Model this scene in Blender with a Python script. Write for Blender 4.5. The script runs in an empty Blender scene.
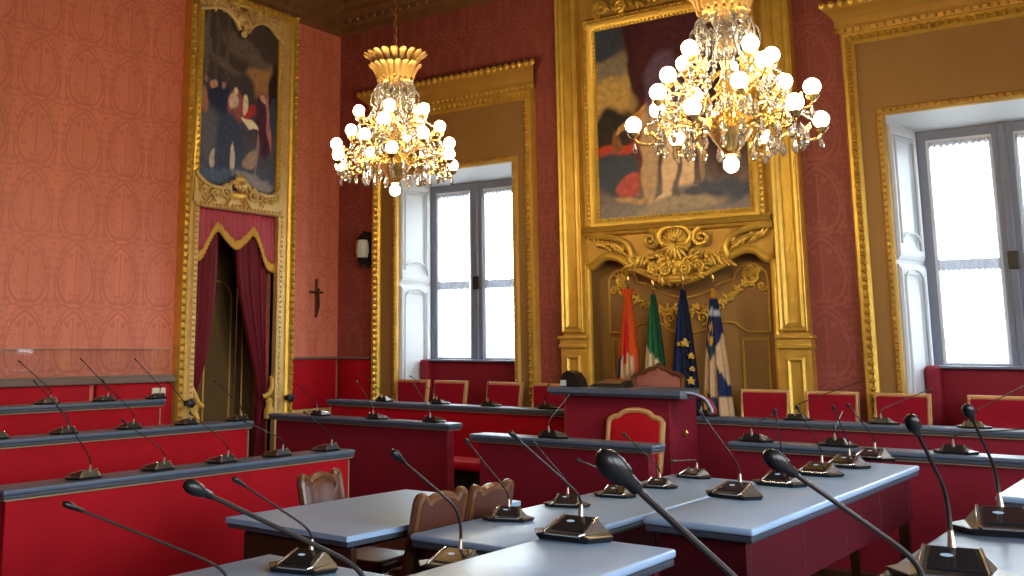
import bpy, bmesh, math, random
from mathutils import Vector, Matrix, Quaternion, noise
random.seed(7)
PI = math.pi
S = bpy.context.scene
COL = S.collection

# ------------------------------------------------------------------ camera
F, CX, CY = 1036.7, 400.0, 168.8
YAW, PITCH, ROLL = -.670, .168, .002
EYE = Vector((0, 0, 1.65))
FWD = Vector((math.sin(YAW)*math.cos(PITCH), math.cos(YAW)*math.cos(PITCH), math.sin(PITCH)))
_rt = Vector((math.cos(YAW), -math.sin(YAW), 0)); _up = _rt.cross(FWD)
RT = math.cos(ROLL)*_rt + math.sin(ROLL)*_up
UP = -math.sin(ROLL)*_rt + math.cos(ROLL)*_up
cam = bpy.data.cameras.new('camera'); camo = bpy.data.objects.new('camera', cam); COL.objects.link(camo)
cam.sensor_width = 36; cam.lens = F/1024*36
cam.shift_x = (512-CX)/1024; cam.shift_y = -(288-CY)/1024
cam.clip_start = .05; cam.clip_end = 200
camo.matrix_world = Matrix(((RT.x, UP.x, -FWD.x, EYE.x), (RT.y, UP.y, -FWD.y, EYE.y), (RT.z, UP.z, -FWD.z, EYE.z), (0, 0, 0, 1)))
S.camera = camo

def ray(px, py): return FWD + RT*((px-CX)/F) + UP*((CY-py)/F)
def onX(px, py, X): v = ray(px, py); return EYE + v*(X/v.x)
def onY(px, py, Y): v = ray(px, py); return EYE + v*(Y/v.y)
def onZ(px, py, Z): v = ray(px, py); return EYE + v*((Z-EYE.z)/v.z)

# ------------------------------------------------------------------ materials
def lin(c):
    return tuple(((x/255)/12.92 if x/255 <= .04045 else ((x/255+.055)/1.055)**2.4) for x in c)
class NT:
    def __init__(s, name):
        s.m = bpy.data.materials.new(name); s.m.use_nodes = True
        s.t = s.m.node_tree; s.t.nodes.clear()
        s.out = s.t.nodes.new('ShaderNodeOutputMaterial')
    def n(s, typ, **kw):
        nd = s.t.nodes.new(typ)
        for k, v in kw.items():
            if k in ('ins',):
                for kk, vv in v.items():
                    if isinstance(vv, bpy.types.NodeSocket): s.t.links.new(vv, nd.inputs[kk])
                    else: nd.inputs[kk].default_value = vv
            else: setattr(nd, k, v)
        return nd
    def math(s, op, a, b=0.0, c=None):
        ins = {0: a, 1: b}
        if c is not None: ins[2] = c
        return s.n('ShaderNodeMath', operation=op, ins=ins).outputs[0]
    def mix(s, f, a, b, mode='MIX'):
        nd = s.n('ShaderNodeMix', data_type='RGBA', blend_type=mode)
        for i, v in ((0, f), (6, a), (7, b)):
            if isinstance(v, bpy.types.NodeSocket): s.t.links.new(v, nd.inputs[i])
            else: nd.inputs[i].default_value = v if i == 0 else (*v[:3], 1)
        return nd.outputs[2]
    def done(s, sh): s.t.links.new(sh, s.out.inputs[0]); return s.m

def mat(name, col, rough=.5, metal=0, var=.15, scale=6, bump=0, bscale=60, sheen=0, coat=0, trans=0, spec=.5, ior=1.45, stretch=None):
    k = NT(name)
    tc = k.n('ShaderNodeTexCoord').outputs['Object']
    if stretch: tc = k.n('ShaderNodeMapping', ins={'Vector': tc, 'Scale': stretch}).outputs[0]
    nz = k.n('ShaderNodeTexNoise', ins={'Vector': tc, 'Scale': scale, 'Detail': 4}).outputs[0]
    c = k.mix(nz, tuple(x*(1-var) for x in col), tuple(min(1, x*(1+var)) for x in col))
    p = k.n('ShaderNodeBsdfPrincipled', ins={'Base Color': c, 'Roughness': rough, 'Metallic': metal, 'Specular IOR Level': spec, 'IOR': ior,
        'Sheen Weight': sheen, 'Sheen Roughness': .4, 'Coat Weight': coat, 'Coat Roughness': .1, 'Transmission Weight': trans})
    if sheen: p.inputs['Sheen Tint'].default_value = (min(1, col[0]*1.6), col[1]*2, col[2]*2, 1)
    if bump:
        bz = k.n('ShaderNodeTexNoise', ins={'Vector': tc, 'Scale': bscale, 'Detail': 3}).outputs[0]
        k.t.links.new(k.n('ShaderNodeBump', ins={'Height': bz, 'Strength': bump, 'Distance': .01}).outputs[0], p.inputs['Normal'])
    return k.done(p.outputs[0])

def damask(name, axis, base, pat):
    """woven silk: a grid of mirrored medallions, pattern threads glossier than the ground"""
    k = NT(name)
    xyz = k.n('ShaderNodeSeparateXYZ', ins={0: k.n('ShaderNodeTexCoord').outputs['Object']})
    u = k.math('DIVIDE', xyz.outputs[axis], .53); v = k.math('DIVIDE', xyz.outputs[2], .67)
    a = k.math('SUBTRACT', k.math('FRACT', k.math('ADD', u, 50)), .5)
    b = k.math('SUBTRACT', k.math('FRACT', k.math('ADD', v, 50)), .5)
    aa = k.math('ABSOLUTE', a)
    # ogee medallion outline, pointed upwards
    bb = k.math('ADD', b, k.math('MULTIPLY', aa, .28))
    dd = k.math('SQRT', k.math('ADD', k.math('POWER', k.math('DIVIDE', aa, .40), 2), k.math('POWER', k.math('DIVIDE', bb, .46), 2)))
    ring = k.math('SUBTRACT', 1, k.math('SMOOTHSTEP' if False else 'MULTIPLY', k.math('ABSOLUTE', k.math('SUBTRACT', dd, .93)), 13))
    ring = k.math('MAXIMUM', ring, 0)
    ring2 = k.math('MAXIMUM', k.math('SUBTRACT', 1, k.math('MULTIPLY', k.math('ABSOLUTE', k.math('SUBTRACT', dd, 1.13)), 22)), 0)
    vec = k.n('ShaderNodeCombineXYZ', ins={0: aa, 1: b, 2: .37}).outputs[0]
    fl = k.n('ShaderNodeTexNoise', ins={'Vector': vec, 'Scale': 9, 'Detail': 2, 'Distortion': 1.4}).outputs[0]
    fl = k.math('MULTIPLY', k.math('SUBTRACT', fl, .53), 16)
    fl = k.math('MINIMUM', k.math('MAXIMUM', fl, 0), 1)
    vein = k.math('MULTIPLY', k.math('SUBTRACT', 1, k.math('MULTIPLY', aa, 40)), k.math('LESS_THAN', dd, .7))
    tot = k.math('MINIMUM', k.math('MAXIMUM', k.math('MAXIMUM', ring, ring2), k.math('MAXIMUM', k.math('MULTIPLY', fl, .75), vein)), 1)
    # cloth widths: faint vertical streaks and blotchy fading
    st = k.n('ShaderNodeMapping', ins={'Vector': k.n('ShaderNodeTexCoord').outputs['Object'], 'Scale': (3.0, 3.0, .12)}).outputs[0]
    nz = k.n('ShaderNodeTexNoise', ins={'Vector': st, 'Scale': 2.2, 'Detail': 5}).outputs[0]
    g = k.mix(nz, tuple(x*.80 for x in base), tuple(x*1.2 for x in base))
    c = k.mix(k.math('MULTIPLY', tot, .75), g, pat)
    r = k.math('SUBTRACT', .62, k.math('MULTIPLY', tot, .2))
    p = k.n('ShaderNodeBsdfPrincipled', ins={'Base Color': c, 'Roughness': r, 'Specular IOR Level': .45})
    fine = k.n('ShaderNodeTexNoise', ins={'Vector': k.n('ShaderNodeTexCoord').outputs['Object'], 'Scale': 240, 'Detail': 1}).outputs[0]
    hgt = k.math('ADD', fine, k.math('MULTIPLY', tot, .6))
    k.t.links.new(k.n('ShaderNodeBump', ins={'Height': hgt, 'Strength': .25, 'Distance': .004}).outputs[0], p.inputs['Normal'])
    return k.done(p.outputs[0])

def painted(name, rough=.45, bump=.1):
    k = NT(name)
    c = k.n('ShaderNodeAttribute', attribute_name='Col').outputs[0]
    tc = k.n('ShaderNodeTexCoord').outputs['Object']
    nz = k.n('ShaderNodeTexNoise', ins={'Vector': tc, 'Scale': 30, 'Detail': 5}).outputs[0]
    c2 = k.mix(.25, c, k.mix(nz, (0, 0, 0), (1, 1, 1)), 'OVERLAY')
    p = k.n('ShaderNodeBsdfPrincipled', ins={'Base Color': c2, 'Roughness': rough, 'Specular IOR Level': .3})
    return k.done(p.outputs[0])

def emis(name, col, st):
    k = NT(name)
    tc = k.n('ShaderNodeTexCoord').outputs['Object']
    nz = k.n('ShaderNodeTexNoise', ins={'Vector': tc, 'Scale': 3}).outputs[0]
    c = k.mix(nz, tuple(x*.95 for x in col), col)
    return k.done(k.n('ShaderNodeEmission', ins={'Color': c, 'Strength': st}).outputs[0])

def sheer_mat(name, t):
    k = NT(name)
    tc = k.n('ShaderNodeTexCoord').outputs['Object']
    w = k.n('ShaderNodeTexNoise', ins={'Vector': k.n('ShaderNodeMapping', ins={'Vector': tc, 'Scale': (30, 30, .6)}).outputs[0], 'Scale': 1.5}).outputs[0]
    col = k.mix(w, (.80, .84, .9), (.95, .96, .98))
    tr = k.n('ShaderNodeBsdfTransparent').outputs[0]
    tl = k.n('ShaderNodeBsdfTranslucent', ins={'Color': col}).outputs[0]
    return k.done(k.n('ShaderNodeMixShader', ins={0: t, 1: tr, 2: tl}).outputs[0])

def lace_mat(name):
    k = NT(name)
    tc = k.n('ShaderNodeTexCoord').outputs['Object']
    w = k.n('ShaderNodeTexVoronoi', ins={'Vector': tc, 'Scale': 26}).outputs[0]
    col = k.mix(w, (.015, .02, .04), (.07, .09, .13))
    tl = k.n('ShaderNodeBsdfTranslucent', ins={'Color': col}).outputs[0]
    df = k.n('ShaderNodeBsdfDiffuse', ins={'Color': (.7, .72, .76, 1)}).outputs[0]
    tr = k.n('ShaderNodeBsdfTransparent').outputs[0]
    a = k.n('ShaderNodeMixShader', ins={0: .5, 1: tl, 2: df}).outputs[0]
    return k.done(k.n('ShaderNodeMixShader', ins={0: .97, 1: tr, 2: a}).outputs[0])

def pane_mat(name):
    k = NT(name)
    tc = k.n('ShaderNodeTexCoord').outputs['Object']
    nz = k.n('ShaderNodeTexNoise', ins={'Vector': tc, 'Scale': 2}).outputs[0]
    tr = k.n('ShaderNodeBsdfTransparent', ins={'Color': k.mix(nz, (.95, .97, .97), (.99, 1, 1))}).outputs[0]
    gl = k.n('ShaderNodeBsdfGlossy', ins={'Roughness': .03}).outputs[0]
    return k.done(k.n('ShaderNodeMixShader', ins={0: .05, 1: tr, 2: gl}).outputs[0])

RED = (.43, .003, .012)
MT = dict(
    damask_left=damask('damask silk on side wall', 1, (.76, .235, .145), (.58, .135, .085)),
    damask_back=damask('shaded damask silk on end wall', 0, (.27, .060, .048), (.38, .105, .080)),  # one silk in lit and shaded copies; the wall light is in the colour
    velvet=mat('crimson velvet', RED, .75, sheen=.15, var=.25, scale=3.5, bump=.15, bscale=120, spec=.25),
    velvet2=mat('shaded crimson velvet', (.235, .005, .021), .7, sheen=.15, var=.2, scale=3, bump=.1, bscale=120),  # the bench velvet darkened, shade of the dim faces put into its colour
    velvet3=mat('chair velvet', (.32, .005, .021), .7, sheen=.15, var=.2, scale=5, bump=.1, bscale=120, spec=.25),
    slate_top=mat('slate blue leather top', (.105, .145, .215), .36, var=.12, scale=5, bump=.06, bscale=200, spec=.5),
    leather_top=mat('pale blue grey leather top', (.37, .55, .80), .30, var=.12, scale=5, bump=.06, bscale=200, spec=.6),
    top_edge=mat('dark slate edge', (.06, .075, .10), .35, var=.2, scale=10),
    bead=mat('pale gilt bead', (.46, .32, .18), .4, .3, var=.15, scale=20),
    gold=mat('bright gilding', (.86, .54, .10), .42, .62, var=.28, scale=7, bump=.35, bscale=55),
    gold_dull=mat('aged gilding', (.60, .36, .075), .52, .42, var=.22, scale=4, bump=.2, bscale=40),
    gold_pale=mat('pale cream gilding', (.84, .58, .23), .45, .4, var=.25, scale=7, bump=.3, bscale=60),
    ochre=mat('ochre painted panel', (.35, .195, .058), .6, .15, var=.12, scale=2.5, bump=.05, bscale=60),
    umber=mat('dark umber panel', (.16, .10, .04), .5, .1, var=.25, scale=2, stretch=(1, 1, .3)),
    cornice=mat('dark walnut and gilt cornice', (.24, .115, .045), .5, .2, var=.35, scale=5),
    apron=mat('dark red lacquer', (.085, .008, .015), .4, var=.2, scale=4, coat=.1),
    ceil=mat('dark coffered ceiling', (.10, .055, .03), .6, .1, var=.3, scale=2),
    plaster=mat('warm plaster', (.55, .33, .25), .8, var=.1, scale=2),
    wood=mat('dark walnut', (.05, .018, .010), .35, var=.35, scale=5, stretch=(1, 6, 6), coat=.2),
    wood_mid=mat('carved walnut', (.14, .055, .022), .35, var=.35, scale=8, coat=.3),
    wood_light=mat('pale gilt wood', (.60, .36, .15), .4, .15, var=.2, scale=12),
    leather=mat('brown leather', (.10, .032, .020), .38, var=.3, scale=6, bump=.15, bscale=90, coat=.06),
    rose=mat('rose leather', (.33, .10, .085), .4, var=.2, scale=6, bump=.1, bscale=90),
    parquet=mat('dark parquet', (.07, .03, .016), .3, var=.4, scale=3, stretch=(8, 1, 1), coat=.2),
    black=mat('black moulded plastic', (.012, .012, .013), .33, var=.2, scale=20),
    screen=mat('glossy dark display', (.015, .017, .02), .10, var=.2, scale=12, coat=.6),
    bronze=mat('warm grey metal wing', (.13, .105, .08), .36, .5, var=.2, scale=25),
    chrome=mat('brushed steel', (.78, .74, .68), .22, .95, var=.08, scale=40),
    boot=mat('pale metal collar', (.48, .40, .31), .3, .6, var=.1, scale=30),
    stem=mat('dark flexible stem', (.05, .04, .038), .35, .6, var=.2, scale=60),
    white=mat('white painted joinery', (.62, .66, .69), .45, var=.05, scale=3),
    shaded_wood=mat('sash darkened as backlit', (.19, .22, .29), .5, var=.1, scale=6),  # pale joinery darkened: its backlit shade is painted into the colour
    drape=mat('burgundy velvet drape', (.17, .006, .02), .7, sheen=.4, var=.25, scale=5, stretch=(4, 4, .5)),
    valance=mat('rose silk valance', (.50, .06, .11), .5, sheen=.3, var=.18, scale=6, stretch=(6, 6, .6)),
    fringe=mat('gold bullion fringe', (.72, .43, .08), .6, .2, var=.35, scale=60, stretch=(3, 3, .3)),
    lit=emis('pale blue display glint', (.45, .62, .8), .55),  # glow painted for the window's reflection on the microphone displays
    taupe=mat('taupe ledge', (.20, .14, .11), .4, var=.15, scale=6),
    brass=mat('polished brass', (.85, .58, .20), .25, .9, var=.12, scale=20),
    brass_leaf=mat('gilt palm leaf', (.46, .28, .085), .42, .5, var=.2, scale=20),
    crystal=mat('cut crystal', (.96, .95, .93), .04, trans=.9, var=.02, scale=10, ior=1.5),
    bulb=emis('glowing globe bulb', (1.0, .76, .42), 58),
    canvas=painted('oil painting'), flag=painted('flag cloth', .75),
    sheer=sheer_mat('sheer curtain', .45), lace=lace_mat('lace band'), pane=pane_mat('window glass'),
    perspex=pane_mat('clear guard panel'),
    dark=mat('blackened metal', (.03, .03, .033), .4, .5, var=.2, scale=20),
    silver=mat('frosted lamp glass', (.62, .62, .60), .3, var=.1, scale=10),
    plate=mat('ivory socket plate', (.75, .68, .52), .4, var=.06, scale=10),
    star=mat('yellow star cloth', (.85, .56, .10), .7, var=.1, scale=30),
    paper=mat('pale blue leather pad', (.55, .68, .80), .4, var=.06, scale=8),
    iron=mat('old bronze figure', (.10, .045, .02), .4, .5, var=.3, scale=30),
    stone=mat('outdoor pale stone', (.6, .58, .54), .8, var=.1, scale=2),
)

# ------------------------------------------------------------------ mesh helpers
def PB(u, v, h): return Vector((u, 10-h, v))          # end wall: u = x, v = z, h = out of the wall
XW = -8.935
def PL(u, v, h): return Vector((XW+h, u, v))          # side wall: u = y
class MB:
    def __init__(s): s.bm = bmesh.new()
    def face(s, vs):
        try: return s.bm.faces.new(vs)
        except ValueError: return None
    def obox(s, m, size, bev=0, seg=2):
        r = bmesh.ops.create_cube(s.bm, size=1, matrix=m @ Matrix.Diagonal((*size, 1)))
        if bev:
            es = {e for v in r['verts'] for e in v.link_edges}
            bmesh.ops.bevel(s.bm, geom=list(es), offset=bev, segments=seg, affect='EDGES', profile=.5)
        return s
    def box(s, x0, y0, z0, x1, y1, z1, bev=0, seg=2):
        return s.obox(Matrix.Translation(((x0+x1)/2, (y0+y1)/2, (z0+z1)/2)), (abs(x1-x0), abs(y1-y0), abs(z1-z0)), bev, seg)
    def mbox(s, P, u0, v0, h0, u1, v1, h1, bev=0):
        a, b = P(u0, v0, h0), P(u1, v1, h1)
        return s.box(min(a.x, b.x), min(a.y, b.y), min(a.z, b.z), max(a.x, b.x), max(a.y, b.y), max(a.z, b.z), bev)
    def prism(s, lo, hi):
        """two matching loops of points"""
        a = [s.bm.verts.new(p) for p in lo]; b = [s.bm.verts.new(p) for p in hi]
        s.face(a[::-1]); s.face(b); n = len(a)
        for i in range(n): s.face((a[i], a[(i+1) % n], b[(i+1) % n], b[i]))
        return s
    def slab(s, pts, z0, z1): return s.prism([(x, y, z0) for x, y in pts], [(x, y, z1) for x, y in pts])
    def tube(s, pts, r, seg=8, cap=True, closed=False):
        pts = [Vector(p) for p in pts]; n = len(pts)
        rs = r if isinstance(r, (list, tuple)) else [r]*n
        rings = []; prev = None
        for i, p in enumerate(pts):
            if closed: t = pts[(i+1) % n]-pts[i-1]
            else: t = pts[min(i+1, n-1)]-pts[max(i-1, 0)]
            t.normalize()
            if prev is None:
                a = Vector((0, 0, 1)) if abs(t.z) < .9 else Vector((1, 0, 0))
                nrm = t.cross(a).normalized()
            else:
                nrm = (prev - t*prev.dot(t))
                nrm = nrm.normalized() if nrm.length > 1e-6 else t.orthogonal().normalized()
            prev = nrm; bn = t.cross(nrm)
            rings.append([s.bm.verts.new(p + (nrm*math.cos(2*PI*k/seg)+bn*math.sin(2*PI*k/seg))*rs[i]) for k in range(seg)])
        for i in range(n if closed else n-1):
            A, B = rings[i], rings[(i+1) % n]
            for k in range(seg): s.face((A[k], A[(k+1) % seg], B[(k+1) % seg], B[k]))
        if cap and not closed: s.face(rings[0][::-1]); s.face(rings[-1])
        return s
    def lathe(s, prof, c=(0, 0, 0), seg=16, m=None):
        m = m or Matrix.Translation(c); rings = []
        for r, z in prof:
            rings.append([s.bm.verts.new(m @ Vector((max(r, 1e-4)*math.cos(2*PI*k/seg), max(r, 1e-4)*math.sin(2*PI*k/seg), z))) for k in range(seg)])
        for A, B in zip(rings, rings[1:]):
            for k in range(seg): s.face((A[k], A[(k+1) % seg], B[(k+1) % seg], B[k]))
        s.face(rings[0][::-1]); s.face(rings[-1])
        return s
    def ball(s, c, r, seg=10, ring=6, m=None):
        rr = r if isinstance(r, (tuple, list)) else (r, r, r)
        mm = Matrix.Translation(c) @ (m or Matrix.Identity(4)) @ Matrix.Diagonal((*rr, 1))
        bmesh.ops.create_uvsphere(s.bm, u_segments=seg, v_segments=ring, radius=1, matrix=mm); return s
    def ico(s, c, r, m=None):
        rr = r if isinstance(r, (tuple, list)) else (r, r, r)
        mm = Matrix.Translation(c) @ (m or Matrix.Identity(4)) @ Matrix.Diagonal((*rr, 1))
        bmesh.ops.create_icosphere(s.bm, subdivisions=1, radius=1, matrix=mm); return s
    def grid(s, fn, nu, nv, wrap=False):
        V = [[s.bm.verts.new(fn(i/nu, j/nv)) for j in range(nv+1)] for i in range(nu if wrap else nu+1)]
        n = len(V)
        for i in range(nu):
            for j in range(nv): s.face((V[i][j], V[(i+1) % n][j], V[(i+1) % n][j+1], V[i][j+1]))
        return s
    def rectframe(s, P, u0, v0, u1, v1, prof, close_prof=True):
        """mitred moulding round a rectangle; prof = [(outward offset, height)]"""
        loops = []
        for o, h in prof:
            loops.append([s.bm.verts.new(P(u, v, h)) for u, v in ((u0-o, v0-o), (u1+o, v0-o), (u1+o, v1+o), (u0-o, v1+o))])
        L = list(zip(loops, loops[1:])) + ([(loops[-1], loops[0])] if close_prof else [])
        for A, B in L:
            for k in range(4): s.face((A[k], A[(k+1) % 4], B[(k+1) % 4], B[k]))
        return s
    def beads(s, P, a, b, step, r, h, squash=.75):
        a, b = Vector(a), Vector(b); d = b-a; n = max(2, round(d.length/step)); e = d.normalized()
        for i in range(n+1):
            p = a+d*(i/n); c = P(p.x, p.y, h); q = P(p.x+e.x, p.y+e.y, h)-c
            side = q.cross(P(0, 0, 1)-P(0, 0, 0))
            m = Matrix((( *q, 0), (*side, 0), (*(P(0, 0, 1)-P(0, 0, 0)), 0), (0, 0, 0, 1))).transposed()
            s.ico(c, (r*squash, r, r), m)
        return s
    def leaf(s, P, u, v, ln, wd, ang, h=.03, th=.018):
        du, dv = math.cos(ang), math.sin(ang); o = P(0, 0, 0)
        ex = P(du, dv, 0)-o; ey = P(-dv, du, 0)-o; ez = P(0, 0, 1)-o
        m = Matrix(((*ex, 0), (*ey, 0), (*ez, 0), (0, 0, 0, 1))).transposed()
        return s.ball(P(u+du*ln/2, v+dv*ln/2, h), (ln/2, wd/2, th), 8, 5, m)
    def scroll(s, P, u, v, r0, turns, a0, sgn, h=.03, t0=.028, t1=.012, n=22):
        pts, rs = [], []
        for i in range(n+1):
            t = i/n; r = r0*(1-.82*t); a = a0+sgn*2*PI*turns*t
            pts.append(P(u+r*math.cos(a), v+r*math.sin(a), h+.012*t)); rs.append(t0*(1-t)+t1*t)
        s.tube(pts, rs, 7); s.ico(pts[-1], t1*1.9); return s
    def strip(s, P, pts, r, h=.03, seg=7): return s.tube([P(u, v, h) for u, v in pts], r, seg)
    def build(s, name, m, parent=None, smooth=False, colfn=None):
        bmesh.ops.recalc_face_normals(s.bm, faces=s.bm.faces)
        me = bpy.data.meshes.new(name); 
        if smooth:
            for f in s.bm.faces: f.smooth = True
        s.bm.to_mesh(me); s.bm.free()
        me.materials.append(MT[m] if isinstance(m, str) else m)
        if smooth == 'auto' or smooth is True:
            try: me.set_sharp_from_angle(angle=math.radians(42))
            except Exception: pass
        o = bpy.data.objects.new(name, me); COL.objects.link(o)
        if parent is not None:
            o.parent = parent
            off = Vector((0, 0, 0)); q = parent
            while q is not None: off += q.location; q = q.parent
            if off.length > 1e-9:
                me.transform(Matrix.Translation(-off))
        return o

def smoothpath(pts, n=6):
    pts = [Vector(p) for p in pts]; out = []
    for i in range(len(pts)-1):
        p0, p1, p2, p3 = pts[max(i-1, 0)], pts[i], pts[i+1], pts[min(i+2, len(pts)-1)]
        for k in range(n):
            t = k/n
            out.append(.5*((2*p1)+(p2-p0)*t+(2*p0-5*p1+4*p2-p3)*t*t+(3*p1-p0-3*p2+p3)*t**3))
    out.append(pts[-1]); return out
def thing(name, label, cat, loc=(0, 0, 0), group=None):
    o = bpy.data.objects.new(name, None); COL.objects.link(o); o.location = loc; o.empty_display_size = .1
    return tag(o, label, cat, group)
def tag(o, label, cat, group=None):
    o['label'] = label; o['category'] = cat
    if group: o['group'] = group
    return o
def struct(o): o['kind'] = 'structure'; return o
def sempty(name):
    o = bpy.data.objects.new(name, None); COL.objects.link(o); return struct(o)
def kids(o): return [c for c in bpy.data.objects if c.parent == o]
CH = {}
def dup(root, loc=None, rotz=None, label=None, scale=None):
    def rec(o, par):
        c = o.copy(); COL.objects.link(c)
        if par is not None: c.parent = par
        if o not in CH: CH[o] = kids(o)
        for k in CH[o]: rec(k, c)
        return c
    r = rec(root, None)
    if loc is not None: r.location = loc
    if rotz is not None: r.rotation_euler = (0, 0, rotz)
    if label: r['label'] = label
    if scale: r.scale = (scale,)*3
    return r

# ------------------------------------------------------------------ room shell
X1, Y0, ZC = 3.2, -3.2, 7.0
struct(MB().box(-10.2, Y0-.3, -.12, X1+.3, 10.7, 0).build('floor', 'parquet'))
cl = MB().box(-9.4, Y0-.3, ZC, X1+.3, 10.7, ZC+.15)
for i in range(5):
    for j in range(6):
        cl.rectframe(lambda u, v, h: Vector((u, v, ZC-h)), -8.6+i*2.35, -2.8+j*2.15, -8.6+i*2.35+1.7, -2.8+j*2.15+1.6, [(0, 0), (0, .08), (.12, .12), (.2, .05), (.2, 0)])
struct(cl.build('ceiling', 'ceil'))

D0, D1, DZ = 7.60, 8.84, 3.17                      # doorway opening in the side wall
m = MB()
m.box(XW-.3, Y0, 0, XW, D0, ZC).box(XW-.3, D1, 0, XW, 10.3, ZC).box(XW-.3, D0, DZ, XW, D1, ZC)
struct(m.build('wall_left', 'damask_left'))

W1 = (-7.93, -6.26); W2 = (-2.27, -.58); WZ = 3.72
m = MB(); xs = [-9.3, W1[0], W1[1], -5.335, -3.32, W2[0], W2[1], X1+.3]
m.box(xs[0], 10, 0, xs[1], 10.6, ZC)
m.box(xs[1], 10, WZ, xs[2], 10.6, ZC).box(xs[1], 10, 0, xs[2], 10.6, .95)
m.box(xs[2], 10, 0, xs[3], 10.6, ZC)
m.box(xs[3], 10.16, 0, xs[4], 10.6, ZC)
m.box(xs[4], 10, 0, xs[5], 10.6, ZC)
m.box(xs[5], 10, WZ, xs[6], 10.6, ZC).box(xs[5], 10, 0, xs[6], 10.6, .95)
m.box(xs[6], 10, 0, xs[7], 10.6, ZC)
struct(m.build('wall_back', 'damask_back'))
# side wall with tall windows, out of view, that lets the daylight in
RW = [(-1.6, .3), (1.6, 3.5), (4.8, 6.7)]
m = MB(); y = Y0
for a, b in RW:
    m.box(X1, y, 0, X1+.3, a, ZC).box(X1, a, 0, X1+.3, b, 1.1).box(X1, a, 4.1, X1+.3, b, ZC); y = b
m.box(X1, y, 0, X1+.3, 10, ZC)
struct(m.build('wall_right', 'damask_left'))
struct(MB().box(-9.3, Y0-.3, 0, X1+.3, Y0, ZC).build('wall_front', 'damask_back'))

# tiers: the floor steps up towards both walls
struct(MB().box(-7.1, 3.0, 0, -6.3, 6.5, .15).box(XW, 3.0, 0, -7.1, 6.5, .30).build('platform', 'parquet'))
struct(MB().box(-8.1, 8.75, 0, X1, 10, .26).box(-8.1, 7.6, 0, -5.3, 8.75, .15).box(-3.1, 7.6, 0, X1, 8.75, .15).build('platform', 'parquet'))

# cornice and frieze under the ceiling
def cornice(P, u0, u1, name):
    prof = [(0, 5.70), (.05, 5.72), (.05, 5.80), (.09, 5.83), (.09, 5.90), (.16, 5.96), (.16, 6.02), (.22, 6.07), (.22, 6.12), (0, 6.14)]
    b = MB().prism([P(u0, v, h) for h, v in prof], [P(u1, v, h) for h, v in prof])
    b.beads(P, (u0+.1, 5.865), (u1-.1, 5.865), .14, .035, .09)
    struct(b.build(name, 'cornice', smooth=False))
    f = MB().mbox(P, u0, 6.14, 0, u1, 7.0, .10)
    k = MB(); n = int((u1-u0)/1.15); w = (u1-u0)/n
    for i in range(n):
        a = u0+i*w
        k.rectframe(P, a+.2, 6.25, a+w-.2, 6.9, [(0, .10), (0, .13), (.05, .14), (.05, .10)])
        k.scroll(P, a+w/2-.14, 6.55, .14, 1.2, 0, 1, .13); k.scroll(P, a+w/2+.14, 6.55, .14, 1.2, PI, -1, .13)
        k.mbox(P, a-.1, 6.14, .1, a+.1, 7.0, .2)
    struct(f.build(name, 'ceil')); struct(k.build(name, 'cornice', smooth=True))
cornice(PL, Y0, 10, 'trim_1'); cornice(PB, XW, X1, 'trim_2')
k = MB().lathe([(.0, 6.02), (.05, 6.06), (.03, 6.14), (.09, 6.24), (.12, 6.5), (.16, 6.7), (.2, 7)], (XW+.17, 9.83, 0), 12)
struct(k.build('trim_3', 'gold', smooth=True))

# ---------- padded wainscot
def padded(P, u0, u1, v0, v1, name='padded_panel', h=.05, m='velvet'):
    b = MB(); b.mbox(P, u0+.006, v0, .0, u1-.006, v1, h, .018); return struct(b.build(name, m, smooth=True))
for a, b_ in ((3.1, 4.72), (4.74, 6.30), (6.36, 7.33)): padded(PL, a, b_, .45, 1.255, 'trim_4', .06)
b = MB().mbox(PL, 3.0, 1.255, 0, 7.34, 1.31, .10, .012).mbox(PL, 3.0, 1.31, 0, 7.34, 1.335, .06)
struct(b.build('trim_5', 'taupe'))
padded(PL, 9.12, 9.94, .88, 1.47, 'trim_6'); padded(PB, XW+.07, -8.33, .88, 1.47, 'trim_6')
b = MB().mbox(PL, 9.12, 1.47, 0, 10, 1.50, .075, .008).mbox(PB, XW, 1.47, 0, -8.33, 1.50, .075, .008)
struct(b.build('trim_7', 'taupe'))
b = MB().mbox(PL, 9.12, .80, 0, 10, .88, .075, .012).mbox(PB, XW, .80, 0, -8.33, .88, .075, .012).mbox(PL, 9.12, .2, 0, 10, .8, .04)
struct(b.build('trim_8', 'gold_pale'))
tag(MB().mbox(PL, 7.04, 1.06, .06, 7.22, 1.20, .075, .008).build('socket_plate', 'plate'), 'ivory square socket plate on the red padded side wall by the door', 'socket')
# low clear guard on the silk above the padded seats
g = thing('guard_panel', 'clear low guard panel covering the silk above the padded wall', 'panel', PL(5.2, 1.335, .03))
MB().mbox(PL, 3.0, 1.335, .026, 7.30, 1.60, .032).build('sheet', 'perspex', g)
MB().mbox(PL, 3.0, 1.60, .02, 7.30, 1.607, .036).build('rail', 'boot', g)

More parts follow.
